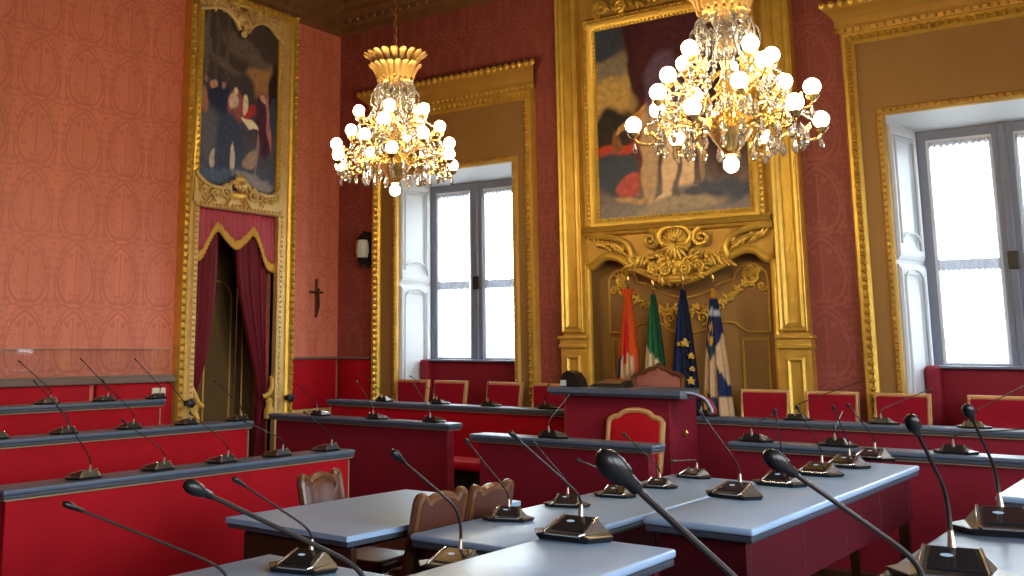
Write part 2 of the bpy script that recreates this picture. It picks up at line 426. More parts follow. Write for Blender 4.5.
# ------------------------------------------------------------------ windows
def window(name, w, casing_u, pelmet_ends):
    x0, x1 = w; R = sempty(name); c0, c1 = casing_u; xm = (x0+x1)/2
    # gilt casing: broad ochre field, rope mouldings, inner bead
    f = MB()
    f.mbox(PB, c0+.07, .9, 0, x0-.02, 4.5, .03); f.mbox(PB, x1+.02, .9, 0, c1-.07, 4.5, .03); f.mbox(PB, x0-.02, WZ+.02, 0, x1+.02, 4.5, .03)
    f.build('casing_field', 'ochre', R)
    g = MB()
    g.rectframe(PB, c0+.12, .4, c1-.12, 4.42, [(0, .03), (0, .05), (.03, .075), (.045, .055), (.07, .09), (.1, .09), (.12, .05), (.12, 0)])
    for u in (c0+.075, c1-.075): g.beads(PB, (u, .9), (u, 4.4), .075, .032, .085)
    g.beads(PB, (c0+.1, 4.475), (c1-.1, 4.475), .075, .032, .085)
    g.build('rope_moulding', 'gold', R, True)
    g = MB().rectframe(PB, x0, .4, x1, WZ, [(0, -.02), (0, .045), (.02, .065), (.055, .06), (.075, .03)])
    for u in (x0-.035, x1+.035): g.beads(PB, (u, .9), (u, WZ), .06, .022, .06)
    g.beads(PB, (x0, WZ+.035), (x1, WZ+.035), .06, .022, .06)
    g.build('inner_moulding', 'gold_dull', R, True)
    # pelmet cornice with an egg and dart edge
    prof = [(0, 4.53), (.05, 4.54), (.07, 4.58), (.10, 4.60), (.10, 4.66), (.16, 4.71), (.22, 4.74), (.22, 4.80), (0, 4.82)]
    def PR(v, h):   # mitred ends
        k = h
        return [PB(c0+.02-k*.55, v, h), PB(c1-.02+k*.55, v, h)]
    lo = [PR(v, h)[0] for h, v in prof]; hi = [PR(v, h)[1] for h, v in prof]
    g = MB().prism(lo, hi)
    g.build('pelmet', 'gold_dull', R)
    g = MB(); a0, a1 = PR(4.775, .22)
    n = int((a1.x-a0.x)/.085)
    for i in range(n+1): g.ico(PB(a0.x+(a1.x-a0.x)*i/n, 4.79, .225), (.034, .03, .042))
    g.beads(PB, (a0.x+.08, 4.56), (a1.x-.08, 4.56), .07, .022, .075)
    g.build('egg_moulding', 'gold', R, True)
    # recess: white reveals with moulded shutter panels, head and sill
    yg = 10.5
    s0, s1 = x0+.13, x1-.13
    rv = MB()
    rv.prism([(x0, 10.0, .95), (s0, yg, .95), (s0+.02, yg+.08, .95), (x0-.25, yg+.08, .95), (x0-.25, 10.02, .95)], [(x0, 10.0, WZ), (s0, yg, WZ), (s0+.02, yg+.08, WZ), (x0-.25, yg+.08, WZ), (x0-.25, 10.02, WZ)])
    rv.prism([(x1, 10.0, .95), (s1, yg, .95), (s1-.02, yg+.08, .95), (x1+.25, yg+.08, .95), (x1+.25, 10.02, .95)], [(x1, 10.0, WZ), (s1, yg, WZ), (s1-.02, yg+.08, WZ), (x1+.25, yg+.08, WZ), (x1+.25, 10.02, WZ)])
    rv.prism([(x0, 10.01, WZ), (x1, 10.01, WZ), (s1, yg, WZ-.10), (s0, yg, WZ-.10)], [(x0, 10.01, WZ+.02), (x1, 10.01, WZ+.02), (s1, yg+.08, WZ+.02), (s0, yg+.08, WZ+.02)])
    rv.build('reveal', 'white', R)
    for sd, (pa, pb) in ((1, ((x0, 10.0), (s0, yg))), (-1, ((x1, 10.0), (s1, yg)))):
        d = Vector((pb[0]-pa[0], pb[1]-pa[1], 0)); nrm = Vector((d.y, -d.x, 0)).normalized()*sd; o = Vector((pa[0], pa[1], 0))
        def PS(u, v, h): return o + d*u + nrm*h + Vector((0, 0, v))
        sh = MB()
        sh.rectframe(PS, .10, 1.05, .84, 2.28, [(0, .0), (0, .022), (.05, .03), (.09, .012), (.09, 0)], True)
        sh.strip(PS, [(.14, 1.1), (.14, 2.2)]+[(.47-.33*math.cos(t*PI/8), 2.2+.13*math.sin(t*PI/8)) for t in range(9)]+[(.80, 1.1), (.14, 1.1)], .012, .03)
        sh.rectframe(PS, .10, 2.50, .84, 3.55, [(0, .0), (0, .022), (.05, .03), (.09, .012), (.09, 0)], True)
        sh.strip(PS, [(.14, 3.5), (.14, 2.56)]+[(.47-.33*math.cos(t*PI/8), 2.56+.10*math.sin(t*PI/8)) for t in range(9)]+[(.80, 3.5), (.14, 3.5)], .012, .03)
        sh.build('shutter', 'white', R, True)
    # sashes
    fr = MB().rectframe(lambda u, v, h: Vector((u, yg-h, v)), s0, 1.40, s1, WZ-.10, [(0, -.05), (0, .03), (-.085, .03), (-.085, -.05)])
    fr.build('frame', 'shaded_wood', R)
    mu = MB().box(xm-.085, yg-.045, 1.40, xm+.085, yg+.05, WZ-.1, .01).box(xm-.028, yg-.065, 1.40, xm+.028, yg-.04, WZ-.1, .008)
    mu.build('mullion', 'shaded_wood', R)
    for a, b in ((s0+.085, xm-.085), (xm+.085, s1-.085)):
        sb = MB().rectframe(lambda u, v, h: Vector((u, yg-h, v)), a, 1.47, b, WZ-.185, [(0, -.03), (0, .02), (-.03, .02), (-.03, -.03)])
        sb.build('sash', 'white', R)
        MB().box(a+.025, yg+.012, 1.49, b-.025, yg+.018, WZ-.21).build('pane', 'pane', R)
    MB().box(xm-.045, yg-.075, 2.31, xm+.045, yg-.04, 2.47, .01).build('latch', 'dark', R)
    # padded red infill under the sill with returns
    u = MB()
    u.box(x0+.1, 10.36, .95, x1-.1, 10.47, 1.455, .02)
    u.box(x0+.09, 10.27, .95, x0+.22, 10.47, 1.475, .04, 3); u.box(x1-.22, 10.27, .95, x1-.09, 10.47, 1.475, .04, 3)
    u.build('apron_pad', 'velvet2', R, True)
    MB().box(x0+.2, 10.30, 1.452, x1-.2, 10.5, 1.475, .005).build('sill', 'shaded_wood', R)
    return s0+.085, xm, s1-.085, yg
    return s0+.085, xm, s1-.085, yg
wi1 = window('window_1', W1, (-8.316, -5.952), None)
wi2 = window('window_2', W2, (-2.60, -.25), None)
def sheer(a, b, yg, z0, z1, label, seed):
    t = thing('sheer_curtain', label, 'curtain', ((a+b)/2, yg-.02, z0), 'sheer half curtains on the window sashes')
    def fn(u, v): return Vector((a+(b-a)*u, yg-.012+.012*math.sin(u*44+seed)+.003*math.sin(v*9), z0+(z1-z0)*v))
    MB().grid(fn, 60, 3).build('cloth', 'sheer', t, True)
    def lf(u, v): return Vector((a+(b-a)*u, yg-.024+.010*math.sin(u*44+seed), (2.30+.025*abs(math.sin(u*38)))*(1-v)+2.42*v))
    if z0 < 2: MB().grid(lf, 60, 2).build('lace_band', 'lace', t, True)
    else:
        def lf2(u, v): return Vector((a+(b-a)*u, yg-.024+.010*math.sin(u*44+seed), (z1-.06+.03*abs(math.sin(u*30)))*(1-v)+(z1+.005)*v))
        MB().grid(lf2, 60, 2).build('heading', 'lace', t, True)
for a, xm, b, yg in (wi1, wi2):
    wn = 'corner window' if a < -5 else 'brightest window'
    for (p, q), side in (((a+.03, xm-.10), 'first sash'), ((xm+.10, b-.03), 'second sash')):
        sheer(p, q, yg-.02, 1.50, 2.42, f'lace edged lower sheer on the {side} of the {wn}', p)
        sheer(p, q, yg-.02, 2.44, WZ-.22, f'scallop headed upper sheer on the {side} of the {wn}', q)

# ------------------------------------------------------------------ doorway with overdoor painting
R = sempty('door_1')
YO0, YO1 = 7.35, 9.115
m = MB()
for a, b in ((YO0+.05, D0-.02), (D1+.02, YO1-.05)): m.mbox(PL, a, 0, 0, b, 5.7, .05)
m.mbox(PL, D0-.02, 3.19, 0, D1+.02, 3.46, .05)
m.build('surround_field', 'gold_pale', R)
m = MB().rectframe(PL, YO0+.12, -.3, YO1-.12, 5.62, [(0, .05), (0, .07), (.025, .09), (.04, .07), (.065, .11), (.1, .10), (.12, .06), (.12, 0)])
for u in (YO0+.05, YO1-.05): m.beads(PL, (u, .3), (u, 5.7), .085, .036, .10)
m.beads(PL, (YO0+.05, 5.69), (YO1-.05, 5.69), .085, .036, .10)
m.build('rope_moulding', 'gold', R, True)
m = MB().rectframe(PL, D0, -.3, D1, DZ, [(0, -.05), (0, .065), (.02, .085), (.06, .075), (.075, .05)])
for u in (D0-.04, D1+.04): m.beads(PL, (u, .3), (u, DZ), .06, .022, .08)
m.beads(PL, (D0, DZ+.04), (D1, DZ+.04), .06, .022, .08)
m.build('inner_moulding', 'gold_pale', R, True)
# recess and panelled leaves
XR = XW-.62
m = MB().box(XR-.1, D0-.3, 0, XR-.05, D1+.3, DZ+.2).box(XW-.62, D0-.12, 0, XW-.30, D0, DZ+.1).box(XW-.62, D1, 0, XW-.30, D1+.12, DZ+.1).box(XR, D0-.1, DZ, XW-.3, D1+.1, DZ+.1)
m.build('recess', 'umber', R)
def PD(u, v, h): return Vector((XR+h, u, v))
def PV(u, v, h): return Vector((u, D1-h, v))
ym = (D0+D1)/2
for a, b in ((D0+.01, ym-.005), (ym+.005, D1-.01)):
    lf = MB().mbox(PD, a, .02, -.05, b, DZ-.02, 0).build('leaf', 'umber', R)
    pp = MB()
    pp.strip(PD, [(a+.1, .3), (a+.1, 2.2)]+[(((a+b)/2)-(b-a-.2)/2*math.cos(t*PI/10), 2.2+.2*math.sin(t*PI/10)) for t in range(11)]+[(b-.1, .3), (a+.1, .3)], .014, .01)
    pp.build('panel_moulding', 'gold_dull', R, True)
pp = MB(); a, b = XR+.12, XW-.12
pp.strip(PV, smoothpath([(a, .6, 0), (a+.02, 1.0, 0), (a, 2.1, 0)], 4) and [(a, .75), (a, 2.05), (a+.05, 2.2), ((a+b)/2, 2.28), (b-.05, 2.2), (b, 2.05), (b, .75), (b-.06, .66), (a+.06, .66), (a, .75)], .013, .01)
pp.build('panel_moulding', 'gold_dull', R, True)
pp = MB()
for u in (7.47, 8.985):
    c = PL(u, 1.03, .1); pp.lathe([(.03, 0), (.03, .03), (.018, .05), (.045, .07), (.05, .10), (.02, .12)], m=Matrix.Translation(c) @ Matrix.Rotation(PI/2, 4, 'Y'), seg=12)
pp.build('holdback', 'dark', R, True)

# painting over the door
def canvas(P, u0, v0, u1, v1, h, fn, nu, nv, name, parent, shape=None):
    b = MB(); bm = b.bm
    V = [[bm.verts.new(P(u0+(u1-u0)*i/nu, v0+(v1-v0)*j/nv, h)) for j in range(nv+1)] for i in range(nu+1)]
    cl = bm.loops.layers.float_color.new('Col')
    colr = [[fn(i/nu, j/nv) for j in range(nv+1)] for i in range(nu+1)]
    for i in range(nu):
        for j in range(nv):
            q = ((i, j), (i+1, j), (i+1, j+1), (i, j+1)); f = bm.faces.new([V[x][y] for x, y in q])
            for lp, (x, y) in zip(f.loops, q): lp[cl] = (*colr[x][y], 1)
    # backing board gives the canvas its thickness
    b.mbox(P, u0, v0, h-.03, u1, v1, h-.004)
    for f in bm.faces:
        for lp in f.loops:
            if lp[cl][3] == 0: lp[cl] = (.1, .08, .06, 1)
    me = bpy.data.meshes.new(name); bm.to_mesh(me); bm.free(); me.materials.append(MT['canvas'])
    o = bpy.data.objects.new(name, me); COL.objects.link(o); o.parent = parent
    if parent: me.transform(Matrix.Translation(-parent.location))
    return o
def brush(shapes, base, gain=1.45):
    def fn(u, v):
        w = .035*noise.noise(Vector((u*9, v*9, 1.3))); w2 = .035*noise.noise(Vector((u*9, v*9, 7.7)))
        c = Vector(base(u, v)); U, V_ = u+w, v+w2
        for cu, cv, ru, rv, an, co, soft in shapes:
            dx, dy = U-cu, V_-cv; ca, sa = math.cos(an), math.sin(an)
            d = math.sqrt(((dx*ca+dy*sa)/ru)**2+((-dx*sa+dy*ca)/rv)**2)
            k = max(0, min(1, (1-d)/(soft*.55)+.5)); c = c.lerp(Vector(lin(co)), k)
        n = 1+.28*noise.noise(Vector((u*26, v*40, 3)))
        return tuple(max(0, x*n*gain) for x in c)
    return fn
def mixc(a, b, t): return tuple(x*(1-t)+y*t for x, y in zip(lin(a), lin(b)))
pt = thing('framed_painting', 'tall dark oil painting of robed figures set over the curtained doorway', 'painting', PL(8.17, 3.45, .05))
sh1 = [(.72, .64, .22, .10, .3, (150, 112, 72), .7), (.55, .80, .3, .06, -.2, (96, 84, 78), .6), (.95, .62, .10, .15, 0, (40, 36, 40), .5),
 (.10, .80, .035, .22, 0, (92, 84, 74), .4), (.22, .80, .03, .22, 0, (78, 70, 66), .4), (.34, .78, .03, .2, 0, (82, 74, 70), .4), (.3, .70, .30, .025, -.2, (92, 82, 74), .5),
 (.56, .55, .14, .12, 0, (62, 58, 62), .6), (.28, .40, .16, .20, 0, (38, 48, 74), .4), (.16, .30, .13, .16, 0, (88, 92, 104), .5), (.10, .47, .05, .06, .4, (150, 105, 88), .4),
 (.46, .46, .10, .12, -.2, (140, 82, 76), .4), (.44, .50, .06, .05, 0, (196, 168, 150), .4), (.38, .25, .16, .18, 0, (58, 70, 96), .5), (.62, .455, .07, .035, .2, (160, 50, 50), .4),
 (.80, .40, .10, .18, 0, (70, 40, 58), .4), (.86, .44, .028, .17, .1, (168, 110, 108), .4), (.93, .46, .05, .12, 0, (56, 66, 86), .5), (.64, .385, .11, .022, -.25, (222, 208, 180), .3),
 (.20, .56, .03, .022, 0, (176, 128, 108), .4), (.30, .575, .03, .022, 0, (160, 120, 104), .4), (.12, .575, .03, .022, 0, (150, 112, 96), .4), (.46, .565, .035, .026, 0, (206, 180, 158), .4), (.80, .555, .035, .026, 0, (190, 150, 130), .4), (.56, .50, .02, .06, 0, (206, 190, 170), .4),
 (.44, .17, .022, .09, .1, (196, 186, 176), .4), (.20, .16, .02, .05, -.4, (176, 166, 160), .4), (.72, .2, .02, .14, -.1, (130, 110, 116), .5), (.64, .19, .09, .04, .3, (150, 132, 120), .5), (.7, .07, .25, .04, -.1, (132, 132, 140), .7), (.25, .08, .22, .04, .1, (74, 92, 122), .7)]
canvas(PL, 7.50, 3.40, 8.83, 5.52, .055, brush(sh1, lambda u, v: mixc((74, 84, 106), (66, 58, 54), min(1, v*1.5))), 110, 170, 'canvas', pt)
m = MB().rectframe(PL, 7.54, 3.36, 8.80, 5.54, [(-.03, .055), (-.03, .08), (0, .095), (.03, .08), (.05, .06)])
for u in (7.53, 8.815): m.beads(PL, (u, 3.5), (u, 5.4), .07, .024, .085)
m.build('frame', 'gold', pt, True)
# carved head: two curved shoulders meeting in a shell
m = MB()
topc = [(7.48, 5.44), (7.60, 5.47), (7.74, 5.515), (7.90, 5.50), (8.02, 5.42), (8.10, 5.32)]
topd = [(8.23, 5.32), (8.32, 5.43), (8.46, 5.50), (8.60, 5.48), (8.70, 5.40), (8.83, 5.33)]
for tc_ in (topc, topd):
    up = [(u, v) for u, v in tc_]
    vs = [PL(u, v, .06) for u, v in up]+[PL(up[-1][0], 5.62, .06), PL(up[0][0], 5.62, .06)]
    m.prism(vs, [p+Vector((.03, 0, 0)) for p in vs])
    m.tube(smoothpath([PL(u, v, .10) for u, v in up], 5), .026, 8); m.tube(smoothpath([PL(u, v+.06, .09) for u, v in up], 5), .016, 8)
for i in range(-4, 5):
    m.leaf(PL, 8.165, 5.38, .20-.012*abs(i), .055, PI/2+i*.33, .11, .03)
m.ball(PL(8.165, 5.38, .13), (.04, .05, .06)); m.leaf(PL, 8.165, 5.40, .17, .07, -PI/2, .11, .03); m.leaf(PL, 8.165, 5.33, .09, .10, -PI/2, .10, .025)
for sg in (-1, 1):
    m.scroll(PL, 8.165+sg*.20, 5.55, .07, 1.3, PI/2, -sg, .10, .02, .012); m.scroll(PL, 8.165+sg*.48, 5.57, .06, 1.3, PI/2, sg, .10, .018, .01)
    for j in range(6): m.leaf(PL, 8.165+sg*(.26+j*.065), 5.54+.02*math.sin(j*2), .09, .035, (PI/2 if j % 2 else .4)*sg, .10, .018)
m.build('carved_crest', 'gold_pale', pt, True)
m = MB()
botc = [(7.50, 3.56), (7.56, 3.50), (7.66, 3.44), (7.80, 3.41), (7.95, 3.42), (8.06, 3.50)]
botd = [(8.27, 3.50), (8.36, 3.42), (8.52, 3.40), (8.66, 3.40), (8.78, 3.46), (8.83, 3.54)]
for tc_ in (botc, botd):
    vs = [PL(u, v, .06) for u, v in tc_]+[PL(tc_[-1][0], 3.22, .06), PL(tc_[0][0], 3.22, .06)]
    m.prism(vs, [p+Vector((.025, 0, 0)) for p in vs]); m.tube(smoothpath([PL(u, v, .095) for u, v in tc_], 5), .024, 8)
for i in range(-5, 6): m.leaf(PL, 8.165, 3.46, .15-.008*abs(i), .05, PI/2+i*.36, .11, .03)
m.ball(PL(8.165, 3.45, .12), (.05, .075, .07)); m.ball(PL(8.165, 3.45, .16), (.03, .04, .04))
for sg in (-1, 1):
    m.scroll(PL, 8.165+sg*.20, 3.37, .085, 1.4, PI/2, -sg, .10, .024, .012); m.scroll(PL, 8.165+sg*.38, 3.32, .06, 1.3, 0 if sg > 0 else PI, sg, .10, .02, .012)
    m.scroll(PL, 8.165+sg*.56, 3.36, .05, 1.3, PI/2, sg, .10, .018, .01)
    for j in range(8): m.leaf(PL, 8.165+sg*(.14+j*.06), 3.29+.05*math.sin(j*1.3), .09, .035, -1.2*sg+j*.6, .095, .02)
    m.leaf(PL, 8.165+sg*.1, 3.34, .16, .05, -PI/2+sg*.6, .1, .025)
m.build('carved_base', 'gold_pale', pt, True)

# door curtains
def drape(pts_l, pts_r, h, label, mt, folds, tie=None):
    """pts: (u, v) edges from the top down"""
    t = thing('door_curtain', label, 'curtain', PL(pts_l[-1][0], 0.0, h))
    L = smoothpath([Vector((u, v, 0)) for u, v in pts_l], 6); Rr = smoothpath([Vector((u, v, 0)) for u, v in pts_r], 6)
    n = len(L)-1
    def fn(a, b_):
        i = min(n, int(round(b_*n))); l, r = L[i], Rr[i]; ang = a*2*PI
        s_ = .5-.5*math.cos(ang)
        front = math.sin(ang)
        w = abs(r.x-l.x)
        d = (.055+.02*math.sin(s_*folds*2*PI))*(1 if front > 0 else -.3)*abs(front)**.5
        return PL(l.x+(r.x-l.x)*s_, l.y+(r.y-l.y)*s_, h+d)
    MB().grid(fn, 64, n, wrap=True).build('cloth', mt, t, True)
    return t
t = drape([(7.60, 2.95), (7.61, 2.2), (7.62, 1.6), (7.63, 1.25), (7.62, 1.05), (7.62, .75), (7.61, .25)], [(8.02, 2.95), (7.99, 2.2), (7.92, 1.6), (7.80, 1.25), (7.74, 1.05), (7.78, .75), (7.80, .25)], -.09, 'burgundy velvet door curtain tied back beside the lit silk wall', 'drape', 5)
m = MB().tube(smoothpath([PL(7.56, 1.28, -.0), PL(7.60, 1.16, .05), PL(7.68, 1.02, .06), PL(7.76, .98, .03)], 6), [.03]*18+[.03], 10)
m.lathe([(.02, 1.0), (.05, .97), (.035, .93), (.06, .86), (.065, .76)], PL(7.64, 0, .05)+Vector((0, 0, 0)), 12)
m.build('tieback', 'fringe', t, True)
t = drape([(8.28, 2.95), (8.33, 2.4), (8.46, 1.9), (8.60, 1.45), (8.68, 1.15), (8.70, .98), (8.66, .6), (8.64, .2)], [(8.80, 2.95), (8.80, 2.4), (8.80, 1.9), (8.80, 1.45), (8.80, 1.15), (8.80, .98), (8.81, .6), (8.81, .2)], -.09, 'burgundy velvet door curtain tied back beside the padded corner seat', 'drape', 6)
m = MB().tube(smoothpath([PL(8.84, 1.27, -.0), PL(8.80, 1.16, .05), PL(8.74, 1.08, .06), PL(8.68, 1.05, .03)], 6), .03, 10)
m.lathe([(.02, 1.04), (.05, 1.0), (.035, .96), (.06, .90), (.065, .80)], PL(8.76, 0, .05), 12)
m.build('tieback', 'fringe', t, True)
v = thing('valance', 'rose silk pelmet valance with scalloped gold fringe across the doorway top', 'valance', PL(8.2, 3.15, -.02))
edge = smoothpath([(7.60, 2.60, 0), (7.70, 2.64, 0), (7.82, 2.85, 0), (7.92, 2.96, 0), (8.05, 2.86, 0), (8.21, 2.77, 0), (8.36, 2.86, 0), (8.48, 2.95, 0), (8.58, 2.82, 0), (8.70, 2.58, 0), (8.83, 2.54, 0)], 6)
def ev(u):
    x = 7.60+1.23*u
    for a, b in zip(edge, edge[1:]):
        if a.x <= x <= b.x+1e-6: return a.y+(b.y-a.y)*((x-a.x)/max(1e-6, b.x-a.x))
    return edge[-1].y
def vf(u, w): return PL(7.605+1.23*u, ev(u)+.06+(3.165-ev(u)-.06)*w, -.02+.014*math.sin(u*95)*(1-.3*w)+.02*(1-w))
m = MB().grid(vf, 120, 8); o = m.build('cloth', 'valance', v, True); md = o.modifiers.new('thick', 'SOLIDIFY'); md.thickness = .012
def ff(u, w): return PL(7.605+1.23*u, ev(u)-.045+.115*w, .006+.010*math.sin(u*300)*(1-w))
m = MB().grid(ff, 260, 3); o = m.build('fringe', 'fringe', v, True); md = o.modifiers.new('thick', 'SOLIDIFY'); md.thickness = .014
# crucifix and wall lamp
c = thing('crucifix', 'small dark wooden crucifix hanging on the silk near the room corner', 'crucifix', PL(9.58, 2.2, .01))
MB().mbox(PL, 9.565, 1.98, 0, 9.60, 2.46, .025, .004).mbox(PL, 9.46, 2.28, 0, 9.70, 2.31, .025, .004).build('cross', 'wood_mid', c)
m = MB(); m.tube([PL(9.582, 2.29, .04), PL(9.58, 2.2, .05), PL(9.585, 2.12, .05), PL(9.58, 2.03, .04)], [.018, .022, .018, .008]); m.ball(PL(9.582, 2.325, .05), .02)
for sg in (-1, 1): m.tube([PL(9.582, 2.28, .04), PL(9.582+sg*.06, 2.30, .045), PL(9.582+sg*.10, 2.30, .03)], [.01, .008, .006])
m.build('figure', 'iron', c, True)
s_ = thing('wall_lamp', 'dark bracket wall lamp with frosted glass beside the corner window', 'lamp', PB(-8.42, 2.8, .05))
m = MB().tube([PB(-8.42, 3.03, .02), PB(-8.42, 3.05, .10), PB(-8.42, 2.98, .13)], .015, 8).lathe([(.02, 3.02), (.05, 2.99), (.075, 2.94)], PB(-8.42, 0, .13), 14).lathe([(.075, 2.72), (.05, 2.66), (.02, 2.62)], PB(-8.42, 0, .13), 14)
m.mbox(PB, -8.46, 2.6, 0, -8.38, 3.05, .03, .008).build('bracket', 'dark', s_, True)
MB().lathe([(.068, 2.72), (.085, 2.80), (.08, 2.90), (.068, 2.94)], PB(-8.42, 0, .13), 14).build('shade', 'silver', s_, True)

# ------------------------------------------------------------------ gilded altar-like wall panel behind the podium
A = thing('gilded_wall_panel', 'tall gilded wall panel with niche and pilasters behind the podium', 'wall panel', (-4.32, 10, 0))
AL, AR = -5.61, -3.04
m = MB()
m.mbox(PB, AL+.24, 2.0, 0, -5.32, 5.7, .04); m.mbox(PB, -3.33, 2.0, 0, AR-.24, 5.7, .04)
m.mbox(PB, AL+.24, .2, 0, -5.31, 2.0, .04); m.mbox(PB, -3.345, .2, 0, AR-.24, 2.0, .04)
m.mbox(PB, -5.32, 2.83, -.1, -3.33, 5.7, .04)
# spandrel above the niche with its double-curved lower edge
arch = [(-5.31, 2.455), (-5.25, 2.46), (-5.20, 2.50), (-5.14, 2.545), (-5.06, 2.56), (-4.97, 2.545), (-4.89, 2.50), (-4.81, 2.445), (-4.68, 2.40), (-4.50, 2.34), (-4.32, 2.30), (-4.15, 2.34), (-3.98, 2.40), (-3.85, 2.445), (-3.77, 2.50), (-3.69, 2.535), (-3.60, 2.56), (-3.51, 2.545), (-3.46, 2.50), (-3.41, 2.46), (-3.345, 2.455)]
vs = [PB(u, v, .04) for u, v in arch]+[PB(-3.33, 2.84, .04), PB(-5.32, 2.84, .04)]
m.prism(vs, [p+Vector((0, .14, 0)) for p in vs])
m.build('field', 'gold_dull', A)
# pilasters with sunk panels, block capitals at pedestal height
for i, (a, b) in enumerate(((AL, AL+.26), (AR-.26, AR))):
    m = MB().mbox(PB, a, 1.72, 0, b, 5.7, .09)
    m.rectframe(PB, a+.08, 1.86, b-.08, 5.9, [(0, .092), (0, .11), (.025, .13), (.05, .12), (.07, .135), (.0785, .13), (.0785, .088)])
    m.build('pilaster', 'gold', A)
    m = MB().mbox(PB, a-.015, .2, 0, b+.015, 1.62, .12)
    m.rectframe(PB, a+.085, .5, b-.085, 1.50, [(0, .122), (0, .13), (.02, .145), (.04, .135), (.04, .12)])
    m.mbox(PB, a-.03, 1.62, 0, b+.03, 1.66, .15, .008).mbox(PB, a-.02, 1.66, 0, b+.02, 1.71, .135).mbox(PB, a-.04, 1.71, 0, b+.04, 1.745, .16, .01)
    m.build('pedestal', 'gold', A)
# moulding round the niche
m = MB()
path = [PB(-5.31, .3, .05)]+smoothpath([PB(u, v, .05) for u, v in arch], 3)+[PB(-3.345, .3, .05)]
m.tube(path, .032, 8)
path2 = [PB(-5.355, .3, .045)]+smoothpath([PB(u*1.02+.086 if False else u+(-.045 if u < -5.3 else .045 if u > -3.36 else 0), v+.045, .045) for u, v in arch], 3)+[PB(-3.30, .3, .045)]
m.tube(path2, .018, 6)
m.build('niche_moulding', 'gold', A, True)
# niche back: brown panels with gilt fillets and a carved garland
def PN(u, v, h): return Vector((u, 10.16-h, v))
m = MB().mbox(PN, -5.31, .2, 0, -3.34, 2.6, .01); m.mbox(PB, -5.33, .2, -.16, -5.305, 2.5, 0); m.mbox(PB, -3.35, .2, -.16, -3.325, 2.5, 0)
m.build('niche_back', 'ochre', A)
m = MB()
lowu, hiu = -5.17, -3.47
m.strip(PN, [(lowu, 1.78), (lowu, 2.30)]+[(-5.17+.17*(1-math.cos(t*PI/8)), 2.30+.14*math.sin(t*PI/8)) for t in range(1, 9)]+[(-4.7, 2.26), (-4.5, 2.16), (-4.32, 2.12), (-4.14, 2.16), (-3.94, 2.26)]+[(-3.81+.17*(1-math.cos(t*PI/8)), 2.30+.14*math.sin(t*PI/8)) for t in range(0, 9)]+[(hiu, 1.78)], .015, .02)
fil = [(lowu, 1.78), (-4.98, 1.78), (-4.88, 1.84), (-4.80, 1.87), (-4.6, 1.87), (-4.5, 1.80), (-4.32, 1.77), (-4.14, 1.80), (-4.02, 1.87), (-3.84, 1.87), (-3.76, 1.82), (-3.68, 1.78), (hiu, 1.78)]
m.tube(smoothpath([PN(u, v, .02) for u, v in fil], 4), .014, 6)
m.rectframe(PN, -5.13, 1.1, -4.9, 1.70, [(0, .01), (0, .022), (.02, .026), (.03, .01)]); m.rectframe(PN, -3.74, 1.1, -3.51, 1.70, [(0, .01), (0, .022), (.02, .026), (.03, .01)])
m.build('niche_fillet', 'gold_dull', A, True)
m = MB(); rnd = random.Random(3)
gar = smoothpath([Vector(p) for p in ((-5.02, 2.36, 0), (-5.06, 2.24, 0), (-4.92, 2.16, 0), (-4.78, 2.08, 0), (-4.6, 2.0, 0), (-4.45, 2.01, 0), (-4.32, 1.96, 0), (-4.18, 2.01, 0), (-4.02, 2.02, 0), (-3.88, 2.10, 0), (-3.76, 2.20, 0), (-3.62, 2.28, 0), (-3.58, 2.40, 0))], 6)
for p in gar:
    for k in range(3): m.ico(PN(p.x+rnd.uniform(-.03, .03), p.y+rnd.uniform(-.03, .03), .02), rnd.uniform(.012, .024))
    m.leaf(PN, p.x, p.y, .08, .03, rnd.uniform(0, 6.28), .02, .012)
for cx_, sg in ((-5.02, 1), (-3.62, -1)):
    m.scroll(PN, cx_, 2.33, .10, 1.5, PI/2, -sg, .02, .02, .01); m.scroll(PN, cx_-sg*.09, 2.22, .05, 1.2, 0, sg, .02, .016, .01)
    for j in range(6): m.leaf(PN, cx_, 2.33, .12, .03, j*.55+.4, .02, .014)
for sg in (-1, 1): m.scroll(PN, -4.32+sg*.17, 1.92, .07, 1.3, -PI/2, sg, .02, .018, .01)
m.build('garland', 'gold', A, True)
